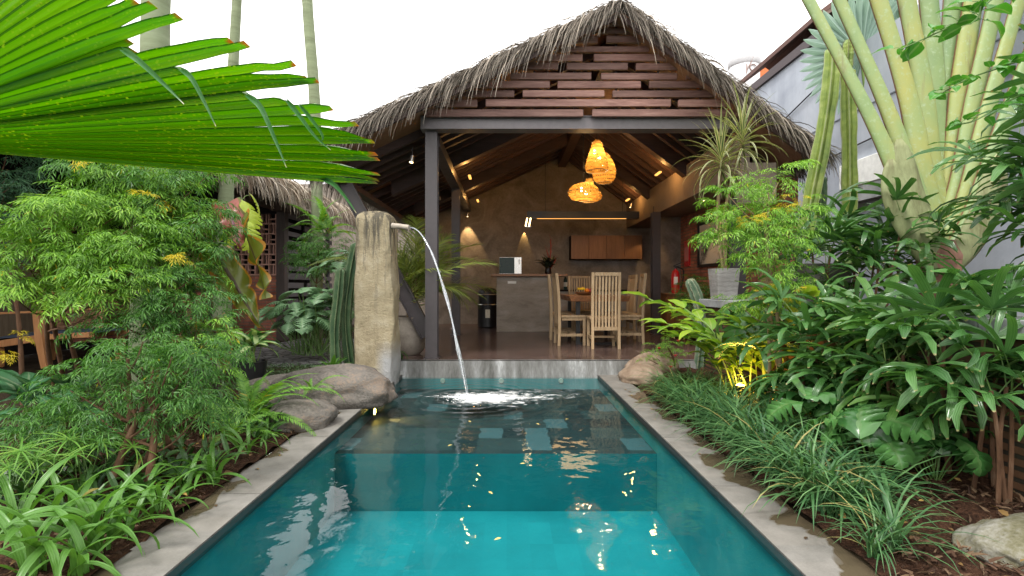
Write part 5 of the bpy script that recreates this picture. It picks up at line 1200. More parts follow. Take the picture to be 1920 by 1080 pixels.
def stalk(k, base_h, side, pts_px, w0, w1, dY):
    """a clasping leaf stalk: pts in photo pixels at ~4 m, broad at the base"""
    p = spline([P(x, y, 4.0+dY) for x, y in pts_px], 26); m = MB(); V = []; A = []; NN = 9
    for i in range(26):
        s = i/25; d = p[min(i+1,25)]-p[max(i-1,0)]; d /= np.linalg.norm(d); sdv = np.cross(d, [0,1,0]); sdv /= np.linalg.norm(sdv)
        w = w0+(w1-w0)*min(1, s*1.2)**.8
        if s < .1: w *= .55+4.5*s
        for j in range(NN):
            u = j/(NN-1)*2-1; V.append(p[i]+sdv*u*w*.5+np.array([0,-1,0])*(1-u*u)**.5*w*.22); A.append((u, s))
    q = [(i*NN+j, i*NN+j+1, (i+1)*NN+j+1, (i+1)*NN+j) for i in range(25) for j in range(NN-1)]
    m.add(V, np.array(q), A=A)
    V2 = [np.array(v)+np.array([0, .02+.5*(0), 0]) for v in V]
    o = m.build('leaf_stalk', St['ravenala'], t)
    so_ = o.modifiers.new('thick', 'SOLIDIFY'); so_.thickness = .012; so_.offset = 1
    d = p[-1]-p[-4]; d /= np.linalg.norm(d)
    bl = leaf(2.0, .55, 16, ovate, 0, .5, 1, .35, .1); m = MB()
    az = 0 if d[0] > 0 else PI
    m.inst(bl, rot(az, math.atan2(d[2], abs(d[0])), rnd.uniform(-.5,.5)), p[-1:]); m.build('leaf_blade', Lf['selloum'], o)
S_ = [ # base point, mid, far (pixel coords), base width, tip width, depth
 ((1768,496),(1722,425),(1640,235),(1500,-30),.27,.10,-.02), ((1775,492),(1815,430),(1880,240),(1990,-60),.26,.12,.0),
 ((1770,476),(1728,392),(1668,215),(1556,-40),.27,.11,.04), ((1772,466),(1810,385),(1850,215),(1928,-60),.26,.12,.06),
 ((1770,450),(1736,362),(1704,190),(1632,-50),.28,.15,.10), ((1772,440),(1800,350),(1826,190),(1880,-60),.26,.14,.12),
 ((1770,424),(1745,330),(1730,165),(1688,-60),.27,.16,.16), ((1772,412),(1790,315),(1803,150),(1834,-60),.27,.17,.18),
 ((1770,396),(1756,300),(1752,140),(1736,-60),.26,.17,.22), ((1772,382),(1778,290),(1780,130),(1790,-60),.24,.17,.24)]
for k, (a, b, c, d, w0, w1, dY) in enumerate(S_): stalk(k, 0, 0, (a, b, c, d), w0, w1, dY)
St['oldsheath'] = rough_mat('old_grey_sheath', [(.3,(.12,.08,.05)),(.45,(.18,.19,.09)),(.6,(.29,.32,.16)),(.75,(.33,.33,.2))], 4, (1.5,1,.5), .6, .3, .005, 40, .3)
# old cut sheath bases wrapping the lower left and the trunk
m = MB(); c0 = np.array([tp[0], 4.02, .68])
m.loft([[(c0[0]+r*math.cos(a)*1.0+dx, c0[1]+.7*r*math.sin(a), z) for a in np.linspace(0,2*PI,20,endpoint=False)] for z, r, dx in ((.66,.13,-.02),(.9,.13,-.01),(1.15,.15,0),(1.3,.17,0),(1.42,.12,0))])
m.build('trunk', rough_mat('russet_palm_trunk', [(.3,(.16,.07,.06)),(.5,(.32,.17,.12)),(.7,(.42,.28,.2))], 5, (1,1,.5), .7, .4, .008, 40, .3), t)
for pxs, w0_, dy_ in ((((1766,512),(1722,452),(1682,378),(1668,300)),.2,3.955), (((1768,500),(1730,430),(1700,350),(1684,262)),.2,3.97), (((1774,506),(1820,448),(1856,368),(1872,290)),.2,3.96)):
    p = spline([P(x,y,dy_) for x,y in pxs], 18); m = MB(); V=[]; A=[]
    for i in range(18):
        s=i/17; d=p[min(i+1,17)]-p[max(i-1,0)]; d/=np.linalg.norm(d); sdv=np.cross(d,[0,1,0]); w=w0_*(.5+.6*math.sin(PI*min(1,s*.7+.12)))*math.sqrt(max(.05,1-max(0,(s-.75)/.25)**2))
        for j in range(7):
            u=j/6*2-1; V.append(p[i]+sdv*(u*w*.5)+np.array([0,-(1-u*u)**.5*w*.09,0])); A.append((u,s))
    m.add(V, np.array([(i*7+j,i*7+j+1,(i+1)*7+j+1,(i+1)*7+j) for i in range(17) for j in range(6)]), A=A); o=m.build('old_sheath', St['oldsheath'], t); o.modifiers.new('thick','SOLIDIFY').thickness=.012

# ------------------------------------------------------------------ blue grey fan palm behind
hub = P(1618, 100, 6.6)
t = thing('blue_fan_palm', 'blue grey fan palm whose stiff leaf shows between cactus tops and pale stalks', 'palm', (4.05, 6.6, .7))
def fan_tm(L, n, spread, W):
    m = MB()
    for i in range(n):
        th = (i/(n-1)-.5)*2*spread
        m.inst(leaf(L*(1-.1*abs(th)/spread), W, 10, lambda s: np.minimum(s*1.5+.05,1)*np.clip((1-s)*2.6,0,1)**.6, 0.0, .35, 2, .5), rot(th,0,0), np.zeros((1,3)))
    return m.tmpl()
fm = fan_tm(.85, 26, 1.9, .12)
m = MB(); m.inst(fm, rot([PI],[0],[0]) @ rot([0.0],[.12],[1.2]), hub[None]); m.build('fan_leaf', Lf['bism'], t)
m = MB(); h2 = P(1690, 10, 6.9); m.inst(fm, rot([PI+.2],[0],[0]) @ rot([0.0],[.1],[1.15]), h2[None]); m.build('fan_leaf', Lf['bism'], t)
m = MB(); m.tube(spline([(4.12,6.6,.7), P(1648,340,6.6), P(1630,220,6.6), hub], 20), [.05]*10+[.035]*10, 10); m.build('petiole', St['pale'], t)
m = MB(); m.tube(spline([(4.22,6.9,.7), P(1690,300,6.9), h2], 20), .03, 10); m.build('petiole', St['pale'], t)
# ------------------------------------------------------------------ cacti
def cactus(label, arms, mat, ribs=7, cat='cactus', group=None, spines=True, shape='column_cactus'):
    t = thing(shape, label, cat, arms[0][0][0], group)
    for pts, rad, tipf in arms:
        n = 44; p = spline(pts, n); s = np.linspace(0,1,n); r = np.full(n, rad)*(1+.05*np.sin(s*19)+.03*np.sin(s*47)); r *= np.where(s > tipf, np.sqrt(np.clip(1-((s-tipf)/(1-tipf))**2,.01,1)), 1)
        m = MB(); m.tube(p, r, ribs*8, ribs=ribs, ribd=.34); 
        if spines:
            sp_ = MB(); q = leaf(.018,.003,1,grassy,0,0); 
            for i in range(2, n-1):
                for f in (0,.5):
                    c = p[i]*(1-f)+p[i+1]*f if i+1 < n else p[i]; d = p[i]-p[i-1]; d/=np.linalg.norm(d)
                    sd_=np.cross(d,[0,0,1.0] if abs(d[2])<.9 else [0,1.0,0]); sd_/=np.linalg.norm(sd_); up=np.cross(sd_,d)
                    for kk in range(ribs):
                        th = 2*PI*kk/ribs; o_ = np.cos(th)*sd_+np.sin(th)*up
                        for _ in range(2):
                            az = math.atan2(o_[1],o_[0])+rnd.uniform(-.7,.7); pt = math.asin(max(-1,min(1,o_[2])))+rnd.uniform(-.7,.7)
                            sp_.inst(q, rot(az,pt,0), (c+o_*r[i]*.98)[None])
            st = m.build('stem', mat, t); sp_.build('spines', St['spine'], st, smooth=False)
        else: m.build('stem', mat, t)
    return t
Yc = 5.6
cactus('tall leaning ribbed cactus left of the straight one in front of the blue grey wall', [([P(1505,470,Yc),P(1520,380,Yc),P(1543,260,Yc),P(1556,170,Yc),P(1562,88,Yc)], .094, .955)], St['cactus'], 6)
cactus('tall straight ribbed cactus with a pinched upper joint in front of the blue grey wall', [([P(1594,470,Yc+.1),P(1593,370,Yc+.1),P(1592,250,Yc+.1),P(1589,128,Yc+.1)], .085, .975), ([P(1588,127,Yc+.12),P(1590,100,Yc+.12),P(1591,74,Yc+.12)], .058, .8)], St['cactus'], 6)
cactus('short ribbed cactus stub behind the foot of the leaning tall one', [([P(1536,470,6.3),P(1538,400,6.3),P(1540,330,6.3)], .075, .93)], St['cactus_d'], 6)
cactus('curved blue grey cactus with a brown scarred tip at the edge of the pavilion floor', [([(2.36,6.3,-.02),P(1318,620,6.2),P(1313,580,6.2),P(1303,548,6.2),P(1291,523,6.2)], .07, .9)], St['cactus_b'], 7)
cactus('pair of dark green ribbed cactus columns against the left side of the stone pillar', [([(-1.9,6.25,0),P(648,600,6.2),P(656,520,6.2),P(668,455,6.2)], .07, .95), ([(-2.03,6.1,0),P(628,620,6.1),P(634,560,6.1),P(639,502,6.1)], .066, .95), ([(-1.78,6.4,0),P(672,560,6.4),P(676,480,6.4)], .06, .95)], St['cactus_d'], 7)
# ------------------------------------------------------------------ feathery shrubs (fine cut leaves in drooping mops)
def spray():
    m = MB(); dm = diamond(.235, .042, .3)
    ss = np.linspace(0,1,7); ph = .35-1.1*ss; X = np.concatenate([[0],np.cumsum(np.cos(ph[:-1])/6)]); Z = np.concatenate([[0],np.cumsum(np.sin(ph[:-1])/6)])
    for s in np.linspace(.3,1,5):
        x,z,p = np.interp(s,ss,X),np.interp(s,ss,Z),np.interp(s,ss,ph)
        for sg in ((-1,1) if s < 1 else (0,)):
            L = .46*(1.15-.6*s) if sg else .3
            az = sg*rnd.uniform(.7,1.1); R0 = rot(0,p,0)@rot(az, rnd.uniform(-.25,.25), 0)
            for q in np.linspace(.3,1,3):
                for s2 in ((-1,1) if q < 1 else (0,)):
                    o = R0[0]@np.array([L*q,0,-.25*L*q*q])+np.array([x,0,z])
                    m.inst(dm, R0@rot(s2*rnd.uniform(.5,.95), -.3*q+rnd.uniform(-.3,.2), rnd.uniform(-.6,.6)), o[None], rnd.uniform(.8,1.25))
    return m.tmpl()
SPR = [spray() for _ in range(4)]
def mop(m, c, r, n, size, mi=0, up=1.25, lo=-.35):
    az = U(0,2*PI,n); pt = np.arcsin(U(math.sin(lo), math.sin(up), n))
    R = rot(az, pt, U(-.4,.4,n)); d = R[:,:,0]
    T = np.asarray(c)[None] + d*(np.array(r)*U(.25,1.0,n)[:,None]) + U(-.02,.02,(n,3))
    R2 = rot(az+U(-.5,.5,n), pt*.6+U(-.2,.2,n)-.1, U(-.4,.4,n))
    k = rng.integers(0, 4, n)
    for i in range(4): m.inst(SPR[i], R2[k==i], T[k==i], size*U(.75,1.2,(k==i).sum()), mi)
def aralia(label, stems, ells, mats, size=.17, dens=15, rad=(.13,.13,.08), seed=1, ystar=0, stem_r=.02, smat='brown', cat='shrub', name='feathery_shrub'):
    """stems: base points; ells: (px, py, rx, ry, Y, dY, n) areas of the photo filled with mops"""
    t = thing(name, label, cat, stems[0]); fm = MB(); cents = []
    r_ = random.Random(seed)
    for (px, py, rx, ry, Y, dY, n) in ells:
        rx, ry = max(8, rx-.055*F/Y), max(8, ry-.06*F/Y); got = []
        for tr in range(n*30):
            a, b = r_.uniform(-1,1), r_.uniform(-1,1)
            if a*a+b*b > 1: continue
            if any((a-x)**2*rx*rx+(b-y)**2*ry*ry < (Y and (60*3/Y)**2*.3) for x, y in got): continue
            got.append((a, b))
            if len(got) >= n: break
        for a, b in got:
            y = Y + r_.uniform(-dY, dY)*(1-.5*(a*a+b*b)); cents.append(P(px+a*rx, py+b*ry, y))
    for c in cents:
        k = r_.uniform(.8,1.2)
        mop(fm, c, np.array(rad)*k, max(4, int(dens*k*.68)), size*1.1, 1 if ystar and r_.random() < ystar else 0)
    fm.build('foliage', mats, t, smooth=False)
    for i, b in enumerate(stems):
        b = np.array(b, float); mine = [c for j, c in enumerate(cents) if j % len(stems) == i]
        if not mine: continue
        mc = np.mean(mine, 0); tp_ = np.array([mc[0]*.75+b[0]*.25, mc[1], max(c[2] for c in mine)*.55+mc[2]*.45])
        ax = spline([b, b*.6+tp_*.4+np.array([r_.uniform(-.06,.06),0,.03]), b*.25+tp_*.75+np.array([r_.uniform(-.05,.05),0,0]), tp_], 24)
        sm = MB(); sm.tube(ax, np.linspace(stem_r, stem_r*.4, 24)*(1+.08*np.sin(np.arange(24)*2.2)), 9)
        for c in mine:
            j = int(np.argmin(np.abs(ax[:,2]-(c[2]-.18*r_.uniform(.6,1.6))))); j = max(4, j)
            q = spline([ax[j], ax[j]*.5+c*.5+np.array([0,0,-.03]), c], 8); sm.tube(q, np.linspace(stem_r*.35,.003,8), 5)
        sm.build('stem', St[smat], t)
    return t
A_ = Lf
aralia('dense deep green feathery shrub with bare brown stems, lowest and nearest on the left', [G(262,905,.03),G(275,925,.03),G(198,935,.03),G(215,900,.03),G(330,860,.03)], [(290,690,115,75,2.72,.22,30),(215,745,110,65,2.6,.2,22),(360,770,55,50,2.75,.12,9),(370,680,45,50,2.8,.1,7)], [A_['aralia_g'], A_['aralia_y']], .13, 17, (.1,.1,.07), 2, .08, .02)
aralia('yellow green feathery shrub filling the far left, in front of the lounge chair', [G(128,760,.03),G(165,765,.03),G(112,770,.03)], [(105,500,110,75,3.3,.3,30),(70,430,70,55,3.3,.2,12),(215,470,75,70,3.35,.2,14),(165,400,80,40,3.4,.2,10),(45,545,50,45,3.2,.2,6),(200,545,60,40,3.3,.2,6)], [A_['aralia_y'], A_['aralia_l']], .155, 16, (.12,.12,.08), 3, .2, .02)
aralia('tall feathery shrub with yellow tips rising to the underside of the fan palm leaf', [G(335,760,.03),G(370,770,.03)], [(290,330,120,40,3.75,.25,18),(315,400,85,60,3.75,.25,21),(240,360,80,50,3.7,.2,12),(362,460,40,60,3.8,.2,10),(300,470,80,60,3.75,.25,14),(180,320,45,30,3.7,.1,5)], [A_['aralia_y'], A_['aralia_g']], .165, 16, (.13,.13,.08), 4, .35, .02)
aralia('mid height dark green feathery shrub between the tall one and the lowest one', [G(400,790,.03),G(345,800,.03)], [(330,590,75,50,3.45,.2,17),(370,640,45,50,3.4,.15,9),(255,600,60,40,3.4,.2,8),(330,530,60,30,3.5,.1,6),(368,540,40,40,3.55,.1,6)], [A_['aralia_g'], A_['aralia_y']], .145, 15, (.11,.11,.08), 5, .1, .018)
aralia('blue green feathery shrub cut off by the left edge under the fan palm leaf', [(-4.25,4.5,.02)], [(15,340,40,60,4.4,.15,14),(-40,420,40,70,4.4,.15,8)], [A_['aralia_b']], .17, 16, (.13,.13,.09), 6)
aralia('low bright feathery shrub at the bottom left edge beside the silvery leaves', [G(90,900,.03)], [(95,790,70,45,2.75,.2,14),(40,830,50,35,2.7,.15,6),(150,800,50,40,2.7,.1,6)], [A_['aralia_g'], A_['aralia_y']], .13, 15, (.1,.1,.07), 7, .25)
t = aralia('tall lime green feathery shrub with yellow sprigs in front of the grey stone pot', [(2.12,3.95,.08),(2.18,4.0,.08),(2.08,4.05,.08)], [(1385,385,42,38,3.97,.14,8),(1440,455,50,55,3.93,.18,15),(1368,440,36,32,4.0,.1,5),(1452,525,42,42,3.93,.14,9),(1405,565,40,30,3.97,.1,6),(1470,410,32,45,3.97,.1,6),(1440,350,42,26,3.97,.1,5)], [A_['aralia_l'], A_['aralia_y']], .15, 14, (.1,.1,.075), 8, .15, .017, 'tan')
# a few wholly yellowed sprigs
def sprigs(parent, pts, Y, size=.09, n=4):
    m = MB()
    for x, y in pts: mop(m, P(x,y,Y), (.04,.04,.03), n, size)
    m.build('yellow_sprays', Lf['yellow'], parent, smooth=False)
sprigs(t, [(1485,375),(1470,395),(1400,410),(1445,545),(1410,415),(1478,560)], 3.75)
tt_ = [o for o in COL.objects if o.name.startswith('feathery_shrub') and o.parent is None]
sprigs(tt_[1], [(15,640),(5,660)], 2.95, .1); sprigs(tt_[2], [(180,300),(270,375),(330,485),(250,300)], 3.45, .12)
aralia('dark feathery bush behind the pale cut leaf plant by the slatted screen', [(-3.0,8.2,0)], [(600,480,45,35,8.2,.25,16)], [A_['aralia_g']], .2, 14, (.17,.17,.12), 9)
aralia('small feathery shrub with tiny red flowers at the right end of the pavilion step', [(1.95,5.95,.05)], [(1250,660,35,30,5.9,.15,9),(1215,680,20,12,5.8,.1,3)], [A_['aralia_y']], .1, 10, (.07,.07,.05), 10, name='flowering_shrub')
fl = [o for o in COL.objects if o.name == 'flowering_shrub'][0]
m = MB(); rb = plain('red_petal', (.55,.03,.05), .5)
for x, y in ((1272,641),(1266,669),(1236,655),(1258,690)):
    c = P(x,y,5.72); m.inst(leaf(.035,.028,3,ovate,.5,.5), rot(np.arange(6)*PI/3,.4,0), np.tile(c,(6,1)))
m.build('red_flowers', rb, fl)
aralia('dark bushy plant beside the teak cabinet behind the curved cactus', [(2.75,7.75,.16)], [(1310,560,32,40,7.7,.15,12)], [A_['aralia_g']], .17, 14, (.12,.12,.1), 12, name='bushy_plant')

# ------------------------------------------------------------------ plants built from repeated leaf parts
def leafmesh(name, tm, mats, pet=None, petr=.004, mi=1, lift=0.0):
    """a leaf, optionally on a curved stalk that starts at the origin"""
    m = MB()
    if pet is not None:
        q = spline(pet, 10); m.tube(q, np.linspace(petr, petr*.7, 10), 6, mi=mi)
        d = q[-1]-q[-2]; end = q[-1]
        m.inst(tm, rot(0, lift, 0), end[None])
    else: m.inst(tm, rot(0,0,0), np.zeros((1,3)))
    return m.mesh(name, mats)
def parts(t, name, meshes, L):
    for (loc, az, pitch, roll, s) in L:
        o = bpy.data.objects.new(name, rnd.choice(meshes)); COL.objects.link(o); o.parent = t
        o.location = tuple(np.asarray(loc, float)-wloc(t)); o.scale = (s,s,s)
        Rm = rot(az, pitch, roll)[0]
        from mathutils import Matrix
        o.rotation_euler = Matrix([list(r) for r in Rm]).to_euler()
def rosette(name, label, c, meshes, n, p0, p1, s0, s1, cat='plant', part='leaf', group=None, az0=0, azr=2*PI, spread=.02):
    t = thing(name, label, cat, c, group); L = []
    for i in range(n):
        f = i/max(1,n-1); az = az0 + (i*2.39996 % (2*PI))/(2*PI)*azr + rnd.uniform(-.2,.2)
        L.append((np.array(c)+np.array([rnd.uniform(-spread,spread),rnd.uniform(-spread,spread),0]), az, p0+(p1-p0)*f+rnd.uniform(-.12,.12), rnd.uniform(-.3,.3), rnd.uniform(s0,s1)))
    parts(t, part, meshes, L); return t
# lady palms
FR = []; FRL = []
for i in range(6):
    n = (6,7,8,9,7,6)[i]
    for dst, mt, stc in ((FR,'rhapis','green'),(FRL,'rhapis_l','pale')):
        tm = palmate(n, .37, .042, 1.75, .25, .95+.14*i)
        dst.append(leafmesh('frond', tm, [Lf[mt], St[stc]], [(0,0,0),(.14,0,.03),(.27,0,.02)], .0035, 1, -.1))
def ladypalm(label, c, canes, seed, meshes, h0=.4, h1=1.0, sp=.25, nf=6, smin=.8, smax=1.15, droop=-.1):
    r_ = random.Random(seed); t = thing('lady_palm', label, 'lady palm', c, 'lady palms in the right bed'); L = []; cm = MB(); c = np.array(c, float)
    for k in range(canes):
        a = r_.uniform(0,2*PI); rr = sp*math.sqrt(r_.random()); h = r_.uniform(h0,h1)
        b = c+np.array([rr*math.cos(a), rr*math.sin(a), 0]); e = b+np.array([.35*rr*math.cos(a)+r_.uniform(-.05,.05), .35*rr*math.sin(a), h])
        p = spline([b, (b+e)/2+np.array([r_.uniform(-.03,.03),0,.02]), e], 12); cm.tube(p, np.linspace(.011,.008,12), 7)
        for i in range(nf):
            f = i/max(1,nf-1); az = i*2.4+r_.uniform(0,.8)+k
            L.append((p[int(8+3*f)], az, .1+.95*f+r_.uniform(-.2,.2)+droop*(1-f), r_.uniform(-.35,.35), r_.uniform(smin,smax)))
    cm.build('canes', St['brown'], t); parts(t, 'frond', meshes, L); return t
ladypalm('dark glossy lady palm in the planter behind the lime feathery shrub, under the cacti', (2.82,4.2,.76), 9, 1, FR, .35,.85,.26,6,.85,1.1)
ladypalm('lady palm with drooping fingers in front of the planter, just right of the lime shrub', (2.14,3.45,.06), 6, 2, FR, .5,.76,.15,5,.8,1.05,0)
ladypalm('bright young lady palm spreading under the foot of the pale stalk fan', (2.2,2.98,.07), 6, 3, FRL, .48,.64,.16,5,.8,1.05,-.25)
ladypalm('big dark lady palm with blue green drooping fingers at the right edge, middle height', (2.25,2.55,.07), 6, 4, FR, .5,.76,.14,5,.85,1.05,-.05)
ladypalm('tall lady palm reaching highest along the right edge beside the stalk fan', (2.92,2.7,.78), 8, 5, FR, .5,1.15,.2,6,.85,1.1)
ladypalm('lady palm with bare brown canes and two hanging oval leaflets low at the right edge', (2.2,2.32,.06), 3, 6, FR, .5,.62,.06,4,.7,.85,-.1)
ladypalm('shadowed lady palm low behind the cut leaf plants in the middle of the right bed', (2.2,3.2,.06), 4, 7, FR, .45,.6,.12,4,.75,.9,0)
# cut-leaf philodendrons
SE = []; SP_ = []
for i in range(5):
    tm = lobed(.23, 4+i%2, .24, .25, .7+.2*i, .8, .5, .3, .8)
    SE.append(leafmesh('leaf', tm, [Lf['selloum'], St['green']], [(0,0,0),(.05,0,.2),(.14,0,.37)], .005, 1, -.1-.1*i))
    tm = lobed(.38, 8, .34, .2, 1.0+.15*i, .97, .6, .1, 1.5)
    SP_.append(leafmesh('leaf', tm, [Lf['selloum_p'], St['green']], [(0,0,0),(.14,0,.5),(.34,0,.92)], .008, 1, -.2))
for i, (px, py, z, n, s, lb) in enumerate((
    (1640,905,.05,17,1.05,'dark cut leaf philodendron in the front row, at the centre beside the border grass'),
    (1755,915,.05,10,.85,'dark cut leaf philodendron on bare soil nearest the mossy boulder'),
    (1560,855,.05,18,1.1,'bright cut leaf philodendron behind the border grass, left of the centre one'),
    (1480,800,.06,16,1.0,'low cut leaf philodendron right of the garden lamp'),
    (1680,835,.08,16,1.2,'cut leaf philodendron in the second row under the drooping lady palm fingers'),
    (1580,790,.08,16,1.2,'cut leaf philodendron in the second row behind the bright one'))):
    rosette('cut_leaf_plant', lb, G(px,py,z), SE, int(n*1.7), -.25, 1.2, .62*s, .95*s, 'philodendron', group='cut leaf plants in the right bed')
rosette('pale_cut_leaf_plant', 'big pale silvery cut leaf philodendron between the brick wall and the stone pillar', (-2.75,7.3,.1), SP_, 85, -.3, 1.4, .5, .95, 'philodendron', spread=.25)
rosette('pale_cut_leaf_plant', 'upper pale cut leaf philodendron leaning over the tops of the dark cacti', (-2.35,7.6,.75), SP_, 22, .1, 1.3, .6, .9, 'philodendron', spread=.12)
# split-leaf plant hanging over the planter front
MO = [leafmesh('leaf', lobed(.34, 5, .3, .1, 1.1+.2*i, .85, .5, .1, .9), [Lf['selloum'], St['green']], [(0,0,0),(.12,0,.12),(.26,0,.14)], .006, 1, -.5) for i in range(3)]
rosette('split_leaf_plant', 'split leaf climber hanging over the planter wall below the lime feathery shrub', (2.27,4.45,.68), MO, 7, -.3, .6, .85, 1.15, 'philodendron', az0=PI*.75, azr=PI*.9)
# yellow-green ginger
def ginger_stem(L, n, i):
    m = MB(); q = spline([(0,0,0),(.1*L,0,.4*L),(.32*L,0,.75*L),(.68*L,0,.95*L)], 20); m.tube(q, np.linspace(.008,.004,20), 6, mi=1)
    lf = [leaf(.33, .13, 7, lanc, .1, .7+.25*k, 1.2, .2, .1) for k in range(3)]
    for k in range(n):
        f = .35+.65*k/(n-1); j = int(f*19); d = q[min(19,j+1)]-q[max(0,j-1)]; pt = math.atan2(d[2], d[0])
        m.inst(lf[k%3], rot(0,pt*.55,0)@rot((1 if k%2 else -1)*(1.0-.55*f), .12, (1 if k%2 else -1)*.2), q[j][None], 1-.25*abs(f-.6))
    m.inst(lf[0], rot(0,math.atan2(q[-1][2]-q[-3][2], q[-1][0]-q[-3][0]),0), q[-1:], .9)
    return m.mesh('leafy_stem', [Lf['ginger'], St['pale']])
GI = [ginger_stem(.8+.06*i, 9+i%3, i) for i in range(5)]
gb = np.array([2.13,4.45,.08])
t = thing('ginger_plant', 'yellow green ginger with broad arching leaves lit from below by a garden lamp', 'ginger', gb); L = []
for i in range(21):
    az = PI + rnd.uniform(-1.5, 1.7) if i < 15 else rnd.uniform(0,2*PI)
    L.append((gb+np.array([rnd.uniform(-.22,.16), rnd.uniform(-.15,.3), 0]), az, rnd.uniform(-.2,.25), rnd.uniform(-.25,.25), rnd.uniform(.58,.95)))
parts(t, 'leafy_stem', GI, L)
for nm, x, y, z, pw, lb in (('garden_lamp',1.96,4.3,.06,1.8,'small amber garden spike lamp glowing under the ginger'), ('garden_lamp',2.16,4.2,.06,1.2,'second amber garden spike lamp low among the cut leaves right of the ginger')):
    t = thing(nm, lb, 'garden lamp', (x,y,z))
    m = MB(); m.tube([(x,y,z),(x,y,z+.1)], .008, 6); m.tube([(x,y,z+.1),(x,y,z+.17)], [.028,.04], 14); m.build('lamp_housing', M['black'], t)
    m = MB(); m.tube([(x,y,z+.171),(x,y,z+.178)], [.036,.02], 14); m.build('lamp_face', M['amber'], t)
    lamp('garden_glow', 'POINT', (x,y,z+.22), pw, (1,.5,.06), .02)
# border grass
def tuft(n, L, W, k=6):
    m = MB()
    for i in range(n):
        m.inst(leaf(L*rnd.uniform(.6,1.15), W*rnd.uniform(.7,1.2), 6, grassy, rnd.uniform(.9,1.5), rnd.uniform(1.2,2.3), 1.1, .3), rot(rnd.uniform(0,2*PI), rnd.uniform(-.25,.1), 0), np.array([[rnd.uniform(-.03,.03),rnd.uniform(-.03,.03),0]]))
    return m.tmpl()
TU = [tuft(19, .54, .015) for _ in range(4)]
m = MB()
for i in range(120):
    y = 2.25+(5.5-2.25)*(i/150)+rnd.uniform(-.06,.06); x = 1.43+rnd.random()**1.3*.34*(1 if y < 5 else .6)+.02*mnoise.noise((y*2,0,0))
    m.inst(TU[i%4], rot(rnd.uniform(0,6), 0, 0), np.array([[x,y,.02]]), rnd.uniform(.7,1.0))
for i in range(26):
    m.inst(TU[i%4], rot(rnd.uniform(0,6), 0, 0), np.array([[rnd.uniform(1.6,1.95),rnd.uniform(3.2,5.0),.04]]), rnd.uniform(.6,.9))
tag(m.build('border_grass', Lf['grass']), 'dark green arching border grass spilling over the right coping', 'grass', kind='stuff')
GT = []
for i in range(3):
    m2 = MB(); m2.inst(tuft(30+6*i, .44, .011), rot(0,0,0), np.zeros((1,3))); GT.append(m2.mesh('grass_tuft', [Lf['grass']]))
for i, (x, y, s, lb) in enumerate(((1.44,2.3,.95,'arching grass tuft at the coping edge, just behind the nearest two'), (1.52,2.0,1.0,'tall loose grass tuft left of the mossy boulder with one long bent blade'), (1.40,1.95,.7,'nearest small grass tuft at the outer corner of the right coping'), (1.62,2.35,.85,'grass tuft on bare soil behind the tall loose one'))):
    o = bpy.data.objects.new('grass_tuft', GT[i%3]); COL.objects.link(o); o.location = (x,y,.03); o.scale = (s,s,s); o.rotation_euler = (0,0,i*1.3); tag(o, lb, 'grass tuft', 'grass tufts at the near right')
    if i == 1:
        m2 = MB(); m2.inst(leaf(.75,.02,14,grassy,.75,1.5,1.2,.3), rot(-.25,0,0), np.zeros((1,3))); m2.inst(leaf(.5,.012,12,grassy,1.1,1.6,1.2,.3), rot(.7,0,0), np.zeros((1,3)))
        bl = bpy.data.objects.new('long_blade', m2.mesh('long_blade', [Lf['grass']])); COL.objects.link(bl); bl.parent = o
# strap-leaf lilies at the bottom left
def strapm(L, W, b): return leafmesh('leaf', leaf(L, W, 12, strap, 1.25, b, 1.15, .35, 0, rnd.uniform(-.5,.5)), [Lf['strap'], St['pale']])
SL_ = [strapm(.42,.032,1.9), strapm(.46,.03,2.5), strapm(.4,.034,1.5), strapm(.48,.029,3.0)]
for i, (px, py, n, s, lb) in enumerate((
    (60,1075,13,1.0,'strap leaf lily in the bottom left corner of the photo'), (185,1035,14,1.0,'strap leaf lily with a pale thick neck nearest the coping'),
    (120,985,11,.85,'strap leaf lily between the corner one and the brown stems'), (300,965,11,.75,'strap leaf lily at the foot of the forked brown stem'),
    (235,1000,10,.7,'small strap leaf lily behind the thick necked one'), (400,905,11,.75,'strap leaf lily beside the coping halfway to the fern'),
    (30,1000,12,.9,'strap leaf lily against the left edge just above the corner one'), (265,945,12,.75,'strap leaf lily between the two groups of brown stems'), (150,1075,12,.85,'strap leaf lily on the bottom edge between the corner one and the thick necked one'), (500,825,9,.6,'small strap leaf lily tucked under the front of the fern'),
    (345,925,9,.65,'small strap leaf lily between the forked stem and the coping'), (460,850,10,.72,'strap leaf lily just left of the fern'))):
    rosette('strap_lily', lb, G(px,py,.02), SL_, n, -.35, .35, .8*s, 1.1*s, 'lily', group='strap leaf lilies in the left bed', spread=.03)
# umbrella sedge
SG = []
for i in range(4):
    um = MB(); k = 13
    for j in range(k): um.inst(leaf(.24*rnd.uniform(.7,1.1), .011, 5, grassy, rnd.uniform(.0,.35), .9, 1.2, .3), rot(j*2*PI/k+rnd.uniform(-.2,.2),0,0), np.zeros((1,3)))
    SG.append(leafmesh('leaf_whorl', um.tmpl(), [Lf['sedge'], St['green']], [(0,0,0),(.03,0,.25),(.1,0,.45)], .003, 1, 0))
for i, (px, py, n, lb) in enumerate(((50,960,12,'umbrella sedge at the left edge with long spidery leaves'), (170,930,12,'umbrella sedge in front of the left brown stems'), (120,890,9,'umbrella sedge half hidden behind the one at the left edge'), (390,850,7,'small umbrella sedge right of the forked stem'))):
    rosette('umbrella_sedge', lb, G(px,py,.03), SG, n, -.4, .3, .5, .75, 'sedge', 'leaf_whorl', 'umbrella sedges in the left bed', spread=.06)
